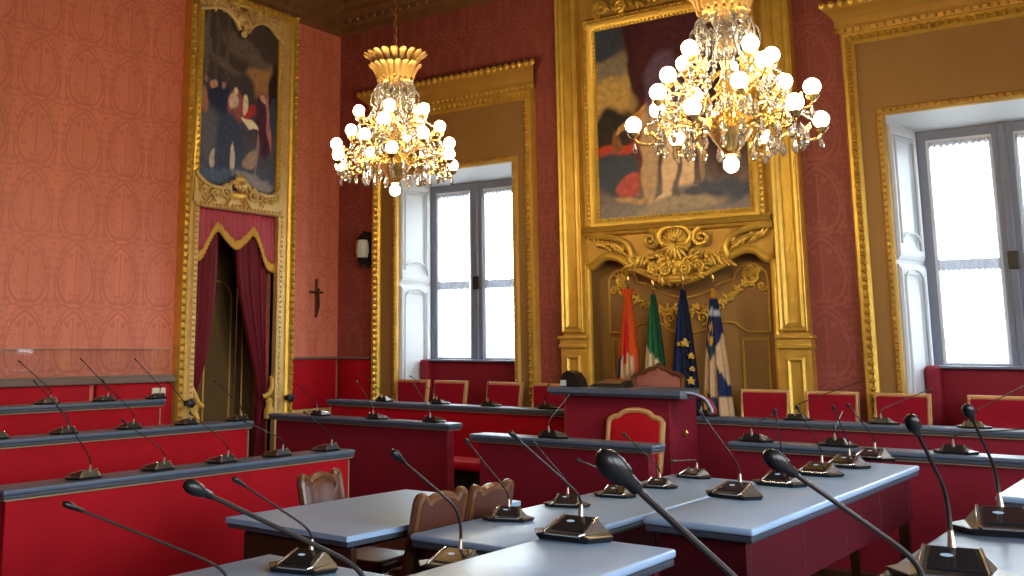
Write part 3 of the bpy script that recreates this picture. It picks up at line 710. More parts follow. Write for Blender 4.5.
# shelf under the picture and big carved cartouche
m = MB()
prof = [(0, 2.78), (.06, 2.80), (.07, 2.825), (.11, 2.835), (.13, 2.87), (.10, 2.89), (0, 2.90)]
m.prism([PB(-5.33, v, h+.03) for h, v in prof], [PB(-3.32, v, h+.03) for h, v in prof])
m.build('shelf_moulding', 'gold', A)
m = MB()
ccx = -4.30
m.ball(PB(ccx, 2.735, .07), (.15, .05, .09))
for i in range(11): m.leaf(PB, ccx, 2.665, .16, .045, PI/2+(i-5)*.26, .10, .03)
m.ball(PB(ccx, 2.70, .14), (.035, .04, .03)); m.strip(PB, [(ccx+.17*math.cos(t*PI/9), 2.735+.105*math.sin(t*PI/9)) for t in range(19)], .026, .11)
for i in range(-4, 5): m.leaf(PB, ccx, 2.66, .16+.03*math.cos(i*.4), .05, -PI/2+i*.36, .12, .03)
for sg in (-1, 1):
    m.scroll(PB, ccx+sg*.27, 2.71, .095, 1.5, PI/2, sg, .09, .03, .014)
    # long S scroll towards the outside
    m.tube(smoothpath([PB(ccx+sg*x, z, .08) for x, z in ((.40, 2.52), (.46, 2.47), (.52, 2.52), (.50, 2.60), (.56, 2.70), (.70, 2.76), (.86, 2.785), (.98, 2.775))], 5), [.022+.014*math.sin(i/35*PI) for i in range(36)], 8)
    m.scroll(PB, ccx+sg*.46, 2.52, .055, 1.2, -PI/2, sg, .08, .022, .012)
    m.tube(smoothpath([PB(ccx+sg*x, z, .075) for x, z in ((.58, 2.62), (.66, 2.68), (.78, 2.70), (.90, 2.69))], 5), .018, 7)
    for j in range(7): m.leaf(PB, ccx+sg*(.56+j*.055), 2.62+.012*j, .10, .035, PI/2-sg*(.5+.25*(j % 3)), .07, .02)
    for j in range(5): m.leaf(PB, ccx+sg*(.30+j*.05), 2.58-.025*j, .14, .045, (-PI/2+sg*(.2+.2*j)), .09, .025)
    m.tube(smoothpath([PB(ccx+sg*x, z, .08) for x, z in ((.06, 2.27), (.20, 2.30), (.34, 2.36), (.46, 2.41), (.56, 2.45))], 5), [.030-.0007*i for i in range(21)], 8)
    for j in range(5): m.leaf(PB, ccx+sg*(.12+j*.085), 2.36+.022*j, .11, .045, PI/2+sg*.5, .09, .025)
    m.scroll(PB, ccx+sg*.12, 2.46, .07, 1.3, 0 if sg > 0 else PI, sg, .10, .022, .012)
m.ball(PB(ccx, 2.45, .06), (.15, .05, .13))
for i in range(46):
    a_, q_ = rnd.uniform(0, 6.28), rnd.uniform(.03, .20)
    m.leaf(PB, ccx+q_*1.5*math.cos(a_), 2.46+q_*.7*math.sin(a_), .11, .04, a_+rnd.uniform(-.6, .6), .09+rnd.uniform(0, .03), .026)
for sg in (-1, 1):
    m.scroll(PB, ccx+sg*.10, 2.40, .06, 1.5, PI/2, -sg, .13, .022, .012); m.scroll(PB, ccx+sg*.24, 2.43, .055, 1.4, -PI/2, sg, .12, .02, .01)
    for j in range(9): m.leaf(PB, ccx+sg*(.36+j*.06), 2.50+.02*j, .12, .04, PI/2-sg*(.9-.25*(j % 3)), .07, .022)
m.ball(PB(ccx, 2.31, .10), (.16, .06, .05))
for j in range(26): m.ico(PB(ccx+rnd.uniform(-.34, .34), 2.34+rnd.uniform(0, .22), .10), rnd.uniform(.018, .034))
m.leaf(PB, ccx-.10, 2.28, .2, .05, 0, .13, .03)
m.build('cartouche', 'gold', A, True)

# framed portrait
pt = thing('framed_portrait', 'large full length portrait in gilt frame hung on the gilded wall panel', 'painting', PB(-4.33, 2.96, .05))
sh2 = [(.08, .66, .20, .22, 0, (176, 146, 86), .8), (.05, .92, .16, .12, 0, (54, 64, 78), .8), (.10, .46, .16, .10, 0, (42, 38, 36), .6), (.12, .78, .12, .06, .3, (120, 112, 96), .8),
 (.32, .80, .10, .26, .15, (58, 28, 36), .5), (.40, .50, .10, .28, -.4, (108, 42, 42), .7), (.62, .80, .34, .26, 0, (70, 36, 42), .7), (.85, .6, .16, .4, 0, (54, 30, 34), .6),
 (.13, .355, .18, .035, 0, (176, 62, 48), .4), (.14, .40, .04, .05, 0, (120, 84, 44), .5), (.12, .22, .16, .12, 0, (52, 66, 82), .5),
 (.36, .54, .17, .030, .45, (196, 142, 72), .4), (.20, .47, .06, .012, .6, (190, 150, 96), .4), (.48, .62, .14, .20, 0, (92, 74, 96), .4), (.50, .46, .12, .1, 0, (186, 160, 128), .5),
 (.36, .29, .06, .25, .05, (178, 150, 116), .4), (.49, .30, .046, .26, -.05, (214, 186, 150), .35), (.61, .33, .048, .25, -.12, (214, 186, 150), .35), (.46, .085, .06, .02, .3, (214, 190, 160), .4), (.65, .13, .06, .02, -.3, (214, 190, 160), .4),
 (.22, .17, .09, .045, .5, (172, 76, 70), .5), (.24, .095, .12, .02, 0, (170, 140, 100), .5), (.70, .30, .02, .2, .05, (150, 124, 104), .5), (.91, .26, .035, .15, 0, (104, 76, 44), .4), (.8, .1, .26, .06, -.05, (66, 72, 90), .7), (.55, .045, .3, .04, .05, (150, 136, 116), .8)]
canvas(PB, -5.15, 2.96, -3.51, 5.05, .07, brush(sh2, lambda u, v: mixc((124, 118, 116), (74, 44, 44), min(1, v*3.2))), 120, 150, 'canvas', pt)
m = MB().rectframe(PB, -5.14, 2.97, -3.52, 5.04, [(0, .065), (0, .085), (.03, .095), (.05, .12), (.085, .13), (.11, .10), (.13, .105), (.15, .08), (.15, .03)])
for u in (-5.255, -3.405): m.beads(PB, (u, 2.9), (u, 5.1), .055, .02, .105)
for v in (5.155, 2.855): m.beads(PB, (-5.2, v), (-3.45, v), .055, .02, .105)
for u in (-5.155, -3.505): m.beads(PB, (u, 2.98), (u, 5.03), .045, .014, .095)
for v in (5.055, 2.955): m.beads(PB, (-5.12, v), (-3.54, v), .045, .014, .095)
m.build('frame', 'gold', pt, True)
m = MB()
for sg in (-1, 1):
    m.scroll(PB, -4.33+sg*.72, 5.28, .10, 1.5, -PI/2, sg, .09, .035, .016); m.scroll(PB, -4.33+sg*.50, 5.27, .07, 1.4, -PI/2, -sg, .09, .028, .014)
    for j in range(11): m.leaf(PB, -4.33+sg*(.08+j*.065), 5.22+.02*math.sin(j*1.7), .12, .045, PI/2-sg*(.3+.3*(j % 3)), .09, .028)
for i in range(-4, 5): m.leaf(PB, -4.33, 5.26, .22-.015*abs(i), .06, PI/2+i*.33, .10, .03)
m.build('carved_crest', 'gold', pt, True)

# ------------------------------------------------------------------ flags
def flag(name, label, top, hl, hr, z0, fn, folds=4, seed=0, ztop=None, flare=0):
    t = thing('flag', label, 'flag', (top.x, top.y, .26), 'flags on poles in the niche')
    zt = top.z-.05
    def prof(v):   # v=0 bottom, 1 top
        return (.035+flare*max(0, (v-.93)/.07)) + (1-v)**.72*(1-.12*(1-v))
    b = MB(); bm = b.bm; NU, NV = 72, 46
    lay = bm.loops.layers.float_color.new('Col')
    V, Cc = [], []
    for i in range(NU):
        a = 2*PI*i/NU; s = .5-.5*math.cos(a); fr = math.sin(a); rowv, rowc = [], []
        for j in range(NV+1):
            v = j/NV; k = prof(v)
            xl = top.x+(hl-top.x)*k; xr = top.x+(hr-top.x)*k
            amp = (.02+.05*(1-v))
            d = (1 if fr > 0 else -.8)*abs(fr)**.6*(.05+.05*(1-v)) + amp*.45*math.sin(s*folds*2*PI+seed+v*1.2)*(abs(fr)**.4)
            rowv.append(bm.verts.new((xl+(xr-xl)*s, top.y-d, z0+(zt-z0)*v))); rowc.append(lin(fn(s, v)))
        V.append(rowv); Cc.append(rowc)
    for i in range(NU):
        i2 = (i+1) % NU
        for j in range(NV):
            f = bm.faces.new((V[i][j], V[i2][j], V[i2][j+1], V[i][j+1])); f.smooth = True
            for lp, c in zip(f.loops, (Cc[i][j], Cc[i2][j], Cc[i2][j+1], Cc[i][j+1])): lp[lay] = (*c, 1)
    bmesh.ops.recalc_face_normals(bm, faces=bm.faces)
    me = bpy.data.meshes.new('cloth'); bm.to_mesh(me); bm.free(); me.materials.append(MT['flag'])
    o = bpy.data.objects.new('cloth', me); COL.objects.link(o); o.parent = t; me.transform(Matrix.Translation(-t.location))
    MB().tube([(top.x, top.y+.0, .3), (top.x, top.y, top.z)], .013, 8).build('pole', 'wood_mid', t, True)
    MB().lathe([(.0, top.z-.01), (.018, top.z), (.010, top.z+.02), (.022, top.z+.045), (.004, top.z+.10)], (top.x, top.y, 0), 10).build('finial', 'brass', t, True)
    MB().lathe([(.13, .26), (.13, .29), (.04, .33), (.025, .45), (.0, .46)], (top.x, top.y, 0), 16).build('stand', 'dark', t, True)
    return t
YF = 9.82
def p_(px, py): return onY(px, py, YF)
CREAM, NAVY, ORG = (206, 176, 136), (26, 40, 82), (214, 84, 22)
def f1(s, v):
    if v > .50 - .10*abs(s-.55): return ORG if not (.36 < s < .62 and v < .80-.8*abs(s-.5)) else (206, 20, 40)
    if s < .30: return (206, 26, 40) if v < .30 else ((30, 44, 110) if v > .44 or s < .14 else CREAM)
    if s > .86: return (200, 90, 60)
    return (206, 26, 44) if .36 < s < .58 and v > .40 else CREAM
flag('flag', 'orange topped flag with red, white and blue folds, first in the niche', p_(628, 284), p_(616, 380).x, p_(643, 380).x, .95, f1, 4, .3, flare=.45)
def f2(s, v):
    if s > .80-.28*max(0, v-.45): return (22, 74, 48)
    if v > .50+.16*(.5-s): return (38, 112, 66) if s < .55 else (30, 92, 56)
    return (214, 196, 158)
flag('flag', 'green and white flag hanging between the orange and navy flags', p_(653, 289), p_(643, 380).x, p_(671, 380).x, .95, f2, 3, 1.1)
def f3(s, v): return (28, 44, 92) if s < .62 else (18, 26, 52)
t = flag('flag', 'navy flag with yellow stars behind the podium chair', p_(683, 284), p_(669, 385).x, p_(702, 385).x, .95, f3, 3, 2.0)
for (px, py, r, mm) in ((684, 343, .052, 'star'), (690, 356, .036, 'star'), (691, 369, .03, 'star'), (690, 381, .048, 'star'), (678, 344, .026, 'star')):
    q = onY(px, py, YF-.125); pts = []
    for k in range(10):
        rr = (r if k % 2 == 0 else r*.42)*.85; a = PI/2+k*PI/5; pts.append(Vector((q.x+rr*math.cos(a), q.y, q.z+rr*math.sin(a))))
    MB().prism(pts, [p+Vector((0, .06, 0)) for p in pts]).build('star', mm, t)
def f4(s, v):
    if v > .93: return (206, 148, 40)
    if .80 < v < .855-.05*abs(s-.5): return (186, 188, 198)
    if v > .47+.30*(s-.35)*(1 if s > .35 else -1.0):
        if ((s-.30)/.20)**2+((v-.66)/.10)**2 < 1 and noise.noise(Vector((s*9, v*22, 2))) > -.12: return (204, 160, 66)
        return (28, 62, 86) if v < .58 else NAVY
    if s > .62 and .20 < v < .44-.4*(s-.62): return (24, 42, 86)
    if s < .55 and v < .20+.12*(.5-s): return (30, 62, 92) if s > .15 else (190, 150, 70)
    return CREAM
flag('flag', 'blue and white flag with gold charge beside the row of red chairs', p_(713, 283), p_(703, 405).x, p_(736, 405).x, .90, f4, 3, .8)

# ------------------------------------------------------------------ chandeliers
def arc_pts(*p): return smoothpath([Vector(q) for q in p], 6)
ch = thing('chandelier', 'crystal chandelier with glowing globes hanging near the corner window', 'chandelier', (0, 0, 0), 'crystal chandeliers')
m = MB().lathe([(.0, -.24), (.035, -.22), (.05, -.17), (.03, -.13), (.09, -.10), (.125, -.05), (.10, .0), (.05, .05), (.035, .12), (.06, .18), (.085, .22), (.05, .27), (.03, .34), (.045, .42), (.03, .50), (.025, .62), (.02, .80), (.0, .82)], seg=18)
m.build('stem', 'brass', ch, True)
m = MB().lathe([(.02, .36), (.045, .40), (.075, .46), (.055, .52), (.04, .56), (.06, .62), (.10, .70), (.05, .72)], seg=20)
m.build('glass_baluster', 'crystal', ch, True)
m = MB().lathe([(.0, -.21), (.05, -.20), (.11, -.12), (.14, -.06), (.13, -.055), (.04, -.06)], seg=18)
m.build('bowl', 'brass', ch, True)
# crown of palm leaves, two tiers
def palm(rb, zb, rt_, zt, w):
    b = MB(); P0 = Vector((rb, 0, zb)); pts = [Vector((rb, 0, zb)), Vector((rb+.25*(rt_-rb), 0, zb+.5*(zt-zb))), Vector((rb+.62*(rt_-rb), 0, zb+.86*(zt-zb))), Vector((rt_, 0, zt))]
    pp = smoothpath(pts, 4); n = len(pp)-1
    def fn(u, v):
        p = pp[int(round(v*n))]; wd = w*(.55+.55*v)*(math.sqrt(max(0, 1-((v-.78)/.22)**2)) if v > .78 else 1)+.003
        return Vector((p.x+.012*math.cos((u-.5)*PI), (u-.5)*wd, p.z-.006*abs(u-.5)))
    b.grid(fn, 4, n); return b
pl = palm(.15, .74, .285, .975, .068).build('palm_leaf', 'brass_leaf', ch, True); md = pl.modifiers.new('t', 'SOLIDIFY'); md.thickness = .006
pl2 = palm(.15, .72, .235, .87, .062).build('palm_leaf', 'brass_leaf', ch, True); md = pl2.modifiers.new('t', 'SOLIDIFY'); md.thickness = .006
NL = 20
for k in range(1, NL):
    for q, off in ((pl, 0), (pl2, .5)):
        c = q.copy(); COL.objects.link(c); c.parent = ch; c.rotation_euler = (0, 0, 2*PI*(k+off)/NL)
MB().lathe([(.14, .70), (.165, .715), (.165, .745), (.15, .755), (.02, .75)], seg=24).build('crown_ring', 'brass', ch, True)
# glass scroll collar
sc_ = MB().tube(arc_pts((.13, 0, .70), (.17, 0, .66), (.175, 0, .58), (.12, 0, .53), (.095, 0, .57), (.12, 0, .60)), [.012]*31, 6)
sc_.tube(arc_pts((.13, 0, .66), (.205, 0, .60), (.215, 0, .52), (.19, 0, .48)), .009, 6)
sc_ = sc_.build('glass_scroll', 'crystal', ch, True)
for k in range(1, 10):
    c = sc_.copy(); COL.objects.link(c); c.parent = ch; c.rotation_euler = (0, 0, 2*PI*k/10)
def drop(parent, p, s=1.0):
    if 'drop' not in CH:
        b = MB().lathe([(.001, 0), (.006, -.008), (.004, -.014), (.010, -.03), (.018, -.062), (.013, -.085), (.001, -.10)], seg=7); o = b.build('crystal_drop', 'crystal', None); CH['drop'] = o
    else: o = CH['drop'].copy(); COL.objects.link(o)
    o.parent = parent; o.location = p; o.scale = (s, s, s); return o
def arm(rad, zc, ang, z0=.02):
    b = MB()
    b.tube(arc_pts((.06, 0, z0), (.16, 0, z0-.07), (.30*rad/.55, 0, z0-.045), (rad*.78, 0, zc-.10), (rad*.95, 0, zc-.10), (rad, 0, zc-.06)), [.012-.00012*i for i in range(31)], 7)
    b.tube(arc_pts((rad*.55, 0, z0-.06), (rad*.66, 0, z0+.03), (rad*.60, 0, z0+.07), (rad*.54, 0, z0+.04)), .007, 6)
    for t_ in range(4):
        b.leaf(lambda u, v, h: Vector((u, h, v)), rad*(.55+.1*t_), zc-.10+.012*t_, .07, .03, .9+.5*(t_ % 2), 0, .012)
    o = b.build('arm', 'brass', ch, True); o.rotation_euler = (0, 0, ang)
    cup = MB().lathe([(.008, zc-.07), (.03, zc-.055), (.042, zc-.03), (.02, zc-.025)], (rad, 0, 0), 12).build('candle_cup', 'brass', o, True)
    bl = MB().ball((rad, 0, zc+.022), (.051, .051, .053), 14, 10).build('bulb', 'bulb', o, True)
    drop(o, (rad*.99, 0, zc-.075), 1.0); return o
for nn, rr_, zz_, ph_, z0_ in ((6, .58, -.03, .1, .02), (6, .51, .12, .6, .06), (4, .43, .26, .3, .18), (5, .31, .41, .15, .32)):
    for k in range(nn): arm(rr_+(.02 if k % 2 else -.02), zz_, 2*PI*(k+ph_)/nn, z0_)
o = MB().lathe([(.02, -.235), (.045, -.225), (.02, -.215)], seg=12).build('finial', 'brass', ch, True)
MB().ball((0, 0, -.285), (.048, .048, .051), 14, 10).build('bulb', 'bulb', o, True)
for k in range(26):
    a = 2*PI*k/26; drop(ch, (.46*math.cos(a), .46*math.sin(a), -.07), 1.25)
for k in range(16):
    a = 2*PI*(k+.5)/16; drop(ch, (.28*math.cos(a), .28*math.sin(a), -.10), 1.3)
for k in range(12):
    a = 2*PI*k/12; drop(ch, (.26*math.cos(a), .26*math.sin(a), .30), 1.1)
for k in range(14):
    a = 2*PI*k/14; drop(ch, (.36*math.cos(a), .36*math.sin(a), .08), 1.2)
for k in range(8):
    a = 2*PI*k/8; drop(ch, (.17*math.cos(a), .17*math.sin(a), .16), 1.3)
for k in range(10):
    a = 2*PI*(k+.5)/10; drop(ch, (.19*math.cos(a), .19*math.sin(a), .49), 1.0)
# strings of beads from the collar down to the arms
def swag(ang, a, b, sag, name):
    bb = MB(); A_, B_ = Vector(a), Vector(b); pp, rr = [], []
    for i in range(53):
        t_ = i/52; p = A_.lerp(B_, t_); p.z -= sag*4*t_*(1-t_); pp.append(p); rr.append((.003, .010, .012, .010)[i % 4])
    bb.tube(pp, rr, 6)
    o = bb.build(name, 'crystal', ch); o.rotation_euler = (0, 0, ang); return o
sw = swag(0, (.12, 0, .60), (.34, 0, .30), .05, 'bead_chain'); sw2 = swag(0, (.30, 0, .26), (.52, 0, -.02), .06, 'bead_chain')
sw3 = swag(0, (.10, 0, .40), (.42, 0, .02), .05, 'bead_chain')
for k in range(1, 10):
    for q, off in ((sw, 0), (sw2, .33), (sw3, .66)):
        c = q.copy(); COL.objects.link(c); c.parent = ch; c.rotation_euler = (0, 0, 2*PI*(k+off)/10)
m = MB()
for i in range(52):
    z = .84+i*.055
    m.tube([(.016*math.cos(t*PI/3) if i % 2 else 0, 0 if i % 2 else .016*math.cos(t*PI/3), z+.034*math.sin(t*PI/3)) for t in range(6)], .005, 5, closed=True)
m.lathe([(.10, 3.66), (.09, 3.70), (.03, 3.60), (.02, 3.56)], seg=14)
m.build('chain', 'brass', ch)
def at(px, py, D): return EYE + ray(px, py)*D
c2 = dup(ch, at(729, 121, 6.85), .4, 'crystal chandelier with glowing globes hanging before the portrait', 1.03)
ch.location = at(395, 159, 9.0); ch.scale = (.965,)*3

# ------------------------------------------------------------------ desks
def worktop(b, x0, y0, x1, y1, z, t=.045): b.box(x0, y0, z-t, x1, y1, z, .010); return b
def desk(name, label, cat, x0, y0, x1, y1, z, zb, faces, over=.04, group=None, body=None, front='velvet', inset=.0, bead='bead', ends=(0, 0)):
    """box bench: top slab, pale bead under the edge, red cloth panels on the listed faces ('x1','y0',...)"""
    t = thing(name, label, cat, ((x0+x1)/2, (y0+y1)/2, zb), group)
    worktop(MB(), x0, y0, x1, y1, z, .03).build('worktop', 'slate_top', t)
    MB().box(x0+.005, y0+.005, z-.054, x1-.005, y1-.005, z-.031, .006).build('edge_rail', 'top_edge', t)
    MB().box(x0+over*.35, y0+over*.35, z-.064, x1-over*.35, y1-over*.35, z-.054, .003).build('gilt_bead', bead, t)
    a0, b0, a1, b1 = x0+over, y0+over, x1-over, y1-over
    if 'x1' in faces: MB().box(a1-.04, b0, zb+.01, a1, b1, z-.064, .006).build('front_panel', front, t)
    if 'y0' in faces: MB().box(a0, b0, zb+.01, a1, b0+.04, z-.064, .006).build('front_panel', front, t)
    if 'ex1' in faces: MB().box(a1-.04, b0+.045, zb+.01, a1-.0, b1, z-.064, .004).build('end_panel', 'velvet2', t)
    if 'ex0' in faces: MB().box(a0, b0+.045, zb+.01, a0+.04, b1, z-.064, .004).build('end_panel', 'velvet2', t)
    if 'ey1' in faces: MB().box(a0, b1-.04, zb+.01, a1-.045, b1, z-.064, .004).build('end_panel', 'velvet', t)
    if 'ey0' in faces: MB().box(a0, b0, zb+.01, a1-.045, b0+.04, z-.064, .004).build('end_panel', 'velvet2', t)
    MB().box(a0+.05, b0+.06, z-.32, a1-.06, b1-.06, z-.30).build('shelf', 'wood', t)
    return t
GL = 'tiered red benches along the silk wall'
d1 = desk('council_bench', 'long red velvet bench closest to the small table, lowest of the tiers', 'bench', -5.64, 3.30, -5.40, 6.27, .85, 0, ('x1', 'ey1', 'ey0'), group=GL)
d2 = desk('council_bench', 'red velvet bench in the middle of the three tiers by the silk wall', 'bench', -6.92, 3.20, -6.68, 6.42, 1.00, .15, ('x1', 'ey1', 'ey0'), group=GL)
d3 = desk('council_bench', 'red velvet bench on the highest tier directly before the silk wall', 'bench', -8.01, 3.10, -7.77, 6.34, 1.15, .30, ('x1', 'ey1', 'ey0'), group=GL)
for t_, X_, zb_, z_ in ((d1, -5.44, 0, .85), (d2, -6.72, .15, 1.0), (d3, -7.81, .30, 1.15)):
    e = 6.27 if t_ is d1 else 6.42 if t_ is d2 else 6.34
    MB().box(X_-.03, e-.045, zb_+.01, X_+.006, e-.032, z_-.078).build('corner_piping', 'bead', t_)
desk('front_desk', 'dark red desk before the corner window, its end by the red cushion', 'desk', -7.85, 7.73, -5.56, 7.95, .95, .02, ('y0', 'ex1', 'ex0'), over=.06, front='velvet2')
desk('back_desk', 'long red desk before the window chairs, under the corner window', 'desk', -8.25, 9.05, -5.02, 9.30, 1.025, .26, ('y0', 'ex0'), front='velvet')
MB_ = None
desk('clerk_desk', 'low red desk in front of the gilt framed red clerk chair', 'desk', -4.98, 7.20, -3.37, 7.44, .93, .0, ('y0', 'ex1', 'ex0'), over=.06, front='velvet2')
desk('back_desk', 'long red desk before the red chairs beside the podium and flags', 'desk', -3.92, 9.05, .9, 9.30, 1.025, .26, ('y0', 'ex0'), front='velvet2')
desk('front_desk', 'red desk one step below, stretching from podium towards the bright window', 'desk', -3.0, 7.68, .9, 7.94, .95, .02, ('y0', 'ex0'), front='velvet2')
# seams on the back desk front
# red cushioned seat glimpsed between desks
t = thing('bench_seat', 'red cushioned bench seat seen in the gap between two desks', 'seat', (-5.7, 8.42, .15))
MB().box(-6.6, 8.3, .47, -5.25, 8.70, .56, .03, 3).build('cushion', 'velvet', t, True)
MB().box(-6.55, 8.36, .15, -5.30, 8.40, .468).build('front_panel', 'black', t)  # black sheet added to paint the dark space under the seat
for x in (-6.5, -5.33): MB().box(x-.03, 8.41, .15, x+.03, 8.66, .47, .01).build('leg', 'wood', t)

# podium
t = thing('podium', 'tall red presidential podium standing before the flags', 'podium', (-4.25, 8.6, .02))
fp = [(-4.86, 8.56), (-4.74, 8.40), (-3.77, 8.40), (-3.77, 8.98), (-4.86, 8.98)]
MB().prism([(-4.74, 8.40, .03), (-3.77, 8.40, .03), (-3.77, 8.44, .03), (-4.72, 8.44, .03)], [(-4.74, 8.40, 1.225), (-3.77, 8.40, 1.225), (-3.77, 8.44, 1.225), (-4.72, 8.44, 1.225)]).build('front_panel', 'velvet2', t)
MB().prism([(-4.86, 8.56, .03), (-4.74, 8.40, .03), (-4.72, 8.44, .03), (-4.82, 8.58, .03)], [(-4.86, 8.56, 1.225), (-4.74, 8.40, 1.225), (-4.72, 8.44, 1.225), (-4.82, 8.58, 1.225)]).build('corner_panel', 'velvet', t)  # brighter velvet copy paints the light on this corner
MB().box(-3.81, 8.445, .03, -3.77, 8.98, 1.225, .004).build('side_panel', 'velvet2', t)
MB().box(-4.86, 8.58, .03, -4.82, 8.98, 1.225, .004).build('side_panel', 'velvet2', t)
MB().slab([(-4.88, 8.30), (-3.62, 8.30), (-3.56, 8.36), (-3.60, 8.60), (-3.74, 9.0), (-4.92, 9.0)], 1.235, 1.275).build('worktop', 'slate_top', t)
MB().slab([(-4.86, 8.32), (-3.63, 8.32), (-3.58, 8.37), (-3.62, 8.60), (-3.76, 8.99), (-4.90, 8.99)], 1.21, 1.234).build('edge_rail', 'top_edge', t)
b = MB(); wp = smoothpath([Vector((-3.58, 0, 1.262)), Vector((-3.50, 0, 1.252)), Vector((-3.42, 0, 1.215)), Vector((-3.375, 0, 1.15)), Vector((-3.365, 0, 1.11))], 4)
lo = [Vector((p.x, 8.34, p.z)) for p in wp]; 
loop = [(p.x, p.z) for p in wp]+[(p.x-.012, p.z-.022) for p in reversed(wp)]
b.prism([(x, 8.34, z) for x, z in loop], [(x, 8.44, z) for x, z in loop]); b.build('curved_wing', 'velvet2', t, True)
MB().tube([(p.x, 8.335, p.z) for p in wp], .011, 6).build('wing_edge', 'leather_top', t, True)
kx = onX(682, 433, -3.77)
MB().lathe([(.012, 0), (.012, .02), (.026, .03), (.028, .045), (.0, .06)], m=Matrix.Translation(kx) @ Matrix.Rotation(PI/2, 4, 'Y'), seg=12).build('knob', 'brass', t, True)
# things on the podium
t = thing('desk_terminal', 'rounded black desk device with pale screen on the podium corner', 'terminal', (-4.74, 8.55, 1.275))
pr = [(-.09, 0), (-.10, .05), (-.075, .12), (-.03, .145), (.03, .125), (.075, .07), (.095, 0)]
MB().prism([(-4.74+x, 8.47, 1.275+z) for x, z in pr], [(-4.74+x, 8.63, 1.275+z) for x, z in pr]).build('body', 'black', t)
MB().box(-4.835, 8.464, 1.285, -4.78, 8.47, 1.335).build('display', 'paper', t)
t = thing('document_stand', 'low black sloped stand lying on the podium before the rose chair', 'stand', (-4.45, 8.75, 1.275))
MB().prism([(-4.63, 8.62, 1.275), (-4.27, 8.62, 1.275), (-4.30, 8.86, 1.275), (-4.60, 8.86, 1.275)], [(-4.60, 8.64, 1.30), (-4.30, 8.64, 1.30), (-4.32, 8.84, 1.335), (-4.58, 8.84, 1.335)]).build('body', 'black', t)
MB().prism([(-4.57, 8.65, 1.308), (-4.33, 8.65, 1.308), (-4.345, 8.82, 1.338), (-4.555, 8.82, 1.338)], [(-4.57, 8.65, 1.312), (-4.33, 8.65, 1.312), (-4.345, 8.82, 1.342), (-4.555, 8.82, 1.342)]).build('pad', 'chrome', t)

# tables
def table(label, x0, y0, x1, y1, z, apron=.26, legw=.5, group=None, name='council_table', cham=0):
    t = thing(name, label, 'table', ((x0+x1)/2, (y0+y1)/2, 0), group)
    MB().box(x0, y0, z-.032, x1, y1, z, .012, 3).build('tabletop', 'leather_top', t, True)
    MB().box(x0+.006, y0+.006, z-.06, x1-.006, y1-.006, z-.0325, .008).build('edge_rail', 'top_edge', t)
    zz = z-.062
    for a, b_ in ((y0+.05, y0+.09), (y1-.09, y1-.05)): MB().box(x0+.05, a, zz-apron, x1-.05, b_, zz, .004).build('apron', 'apron', t)
    n = max(1, round((y1-y0)/.75))
    for i in range(n):
        ya = y0+.095+(y1-y0-.19)*i/n; yb = y0+.095+(y1-y0-.19)*(i+1)/n-.008
        MB().box(x1-.09, ya, zz-apron, x1-.05, yb, zz, .006).build('drawer_front', 'apron', t)
    MB().box(x0+.05, y0+.095, zz-apron, x0+.09, y1-.095, zz, .006).build('apron', 'apron', t)
    for a, b_ in ((y0+.07, y0+.13), (y1-.13, y1-.07)):
        for xa, xb in ((x0+.06, x0+.12), (x1-.12, x1-.06)):
            MB().prism([(xa+.012, a+.012, 0), (xb-.012, a+.012, 0), (xb-.012, b_-.012, 0), (xa+.012, b_-.012, 0)], [(xa, a, zz-apron+.002), (xb, a, zz-apron+.002), (xb, b_, zz-apron+.002), (xa, b_, zz-apron+.002)]).build('leg', 'wood', t)
    return t
GT = 'blue grey topped council tables'
tA = table('long blue grey table running from brown chairs to the clerk desk', -3.03, 3.90, -2.44, 6.75, .80, group=GT)
tT = table('raised blue grey table carrying five microphone units in file', -2.07, 4.30, -1.59, 7.18, .92, group=GT)
tC = table('short blue grey table under the big microphone unit with painted blue glint on its display', -2.16, 2.75, -1.66, 3.72, .92, group=GT)
tE = table('low blue grey table at the bottom edge before the small writing table', -3.20, 2.20, -2.30, 3.18, .80, group=GT)
tX = table('blue grey table whose bright corner shows beside the dark red desk', -1.0, 6.0, .3, 7.0, .92, group=GT)
# small writing table
t = thing('writing_table', 'small pale blue leather topped table between three brown leather chairs', 'table', (-3.6, 4.35, 0))
wt = [(-4.02, 3.68), (-3.20, 3.66), (-3.17, 4.4), (-3.17, 5.08), (-3.95, 5.05)]
def inset(p, k):
    c = Vector((sum(x for x, y in p)/len(p), sum(y for x, y in p)/len(p))); return [tuple(c+(Vector(q)-c)*k) for q in p]
MB().slab(wt, .776, .80).build('tabletop', 'leather_top', t)
MB().slab(inset(wt, .985), .752, .7755).build('edge_rail', 'top_edge', t)
MB().box(-3.95, 3.74, .60, -3.24, 3.78, .733, .006).build('apron', 'wood', t)
MB().box(-3.90, 4.98, .60, -3.24, 5.02, .733, .006).build('apron', 'wood', t)
MB().box(-3.745, 3.785, .60, -3.685, 4.975, .733, .006).build('stretcher', 'wood', t)
for x in (-3.715,):
    for y in (3.84, 4.96): MB().lathe([(.03, 0), (.035, .04), (.022, .10), (.03, .3), (.04, .48), (.045, .735)], (x, y, 0), 10).build('leg', 'wood', t, True)
tag(MB().box(-3.34, 4.70, .801, -3.19, 4.98, .812, .003).build('desk_pad', 'paper'), 'small pale pad on the writing table behind the brown chairs', 'pad')
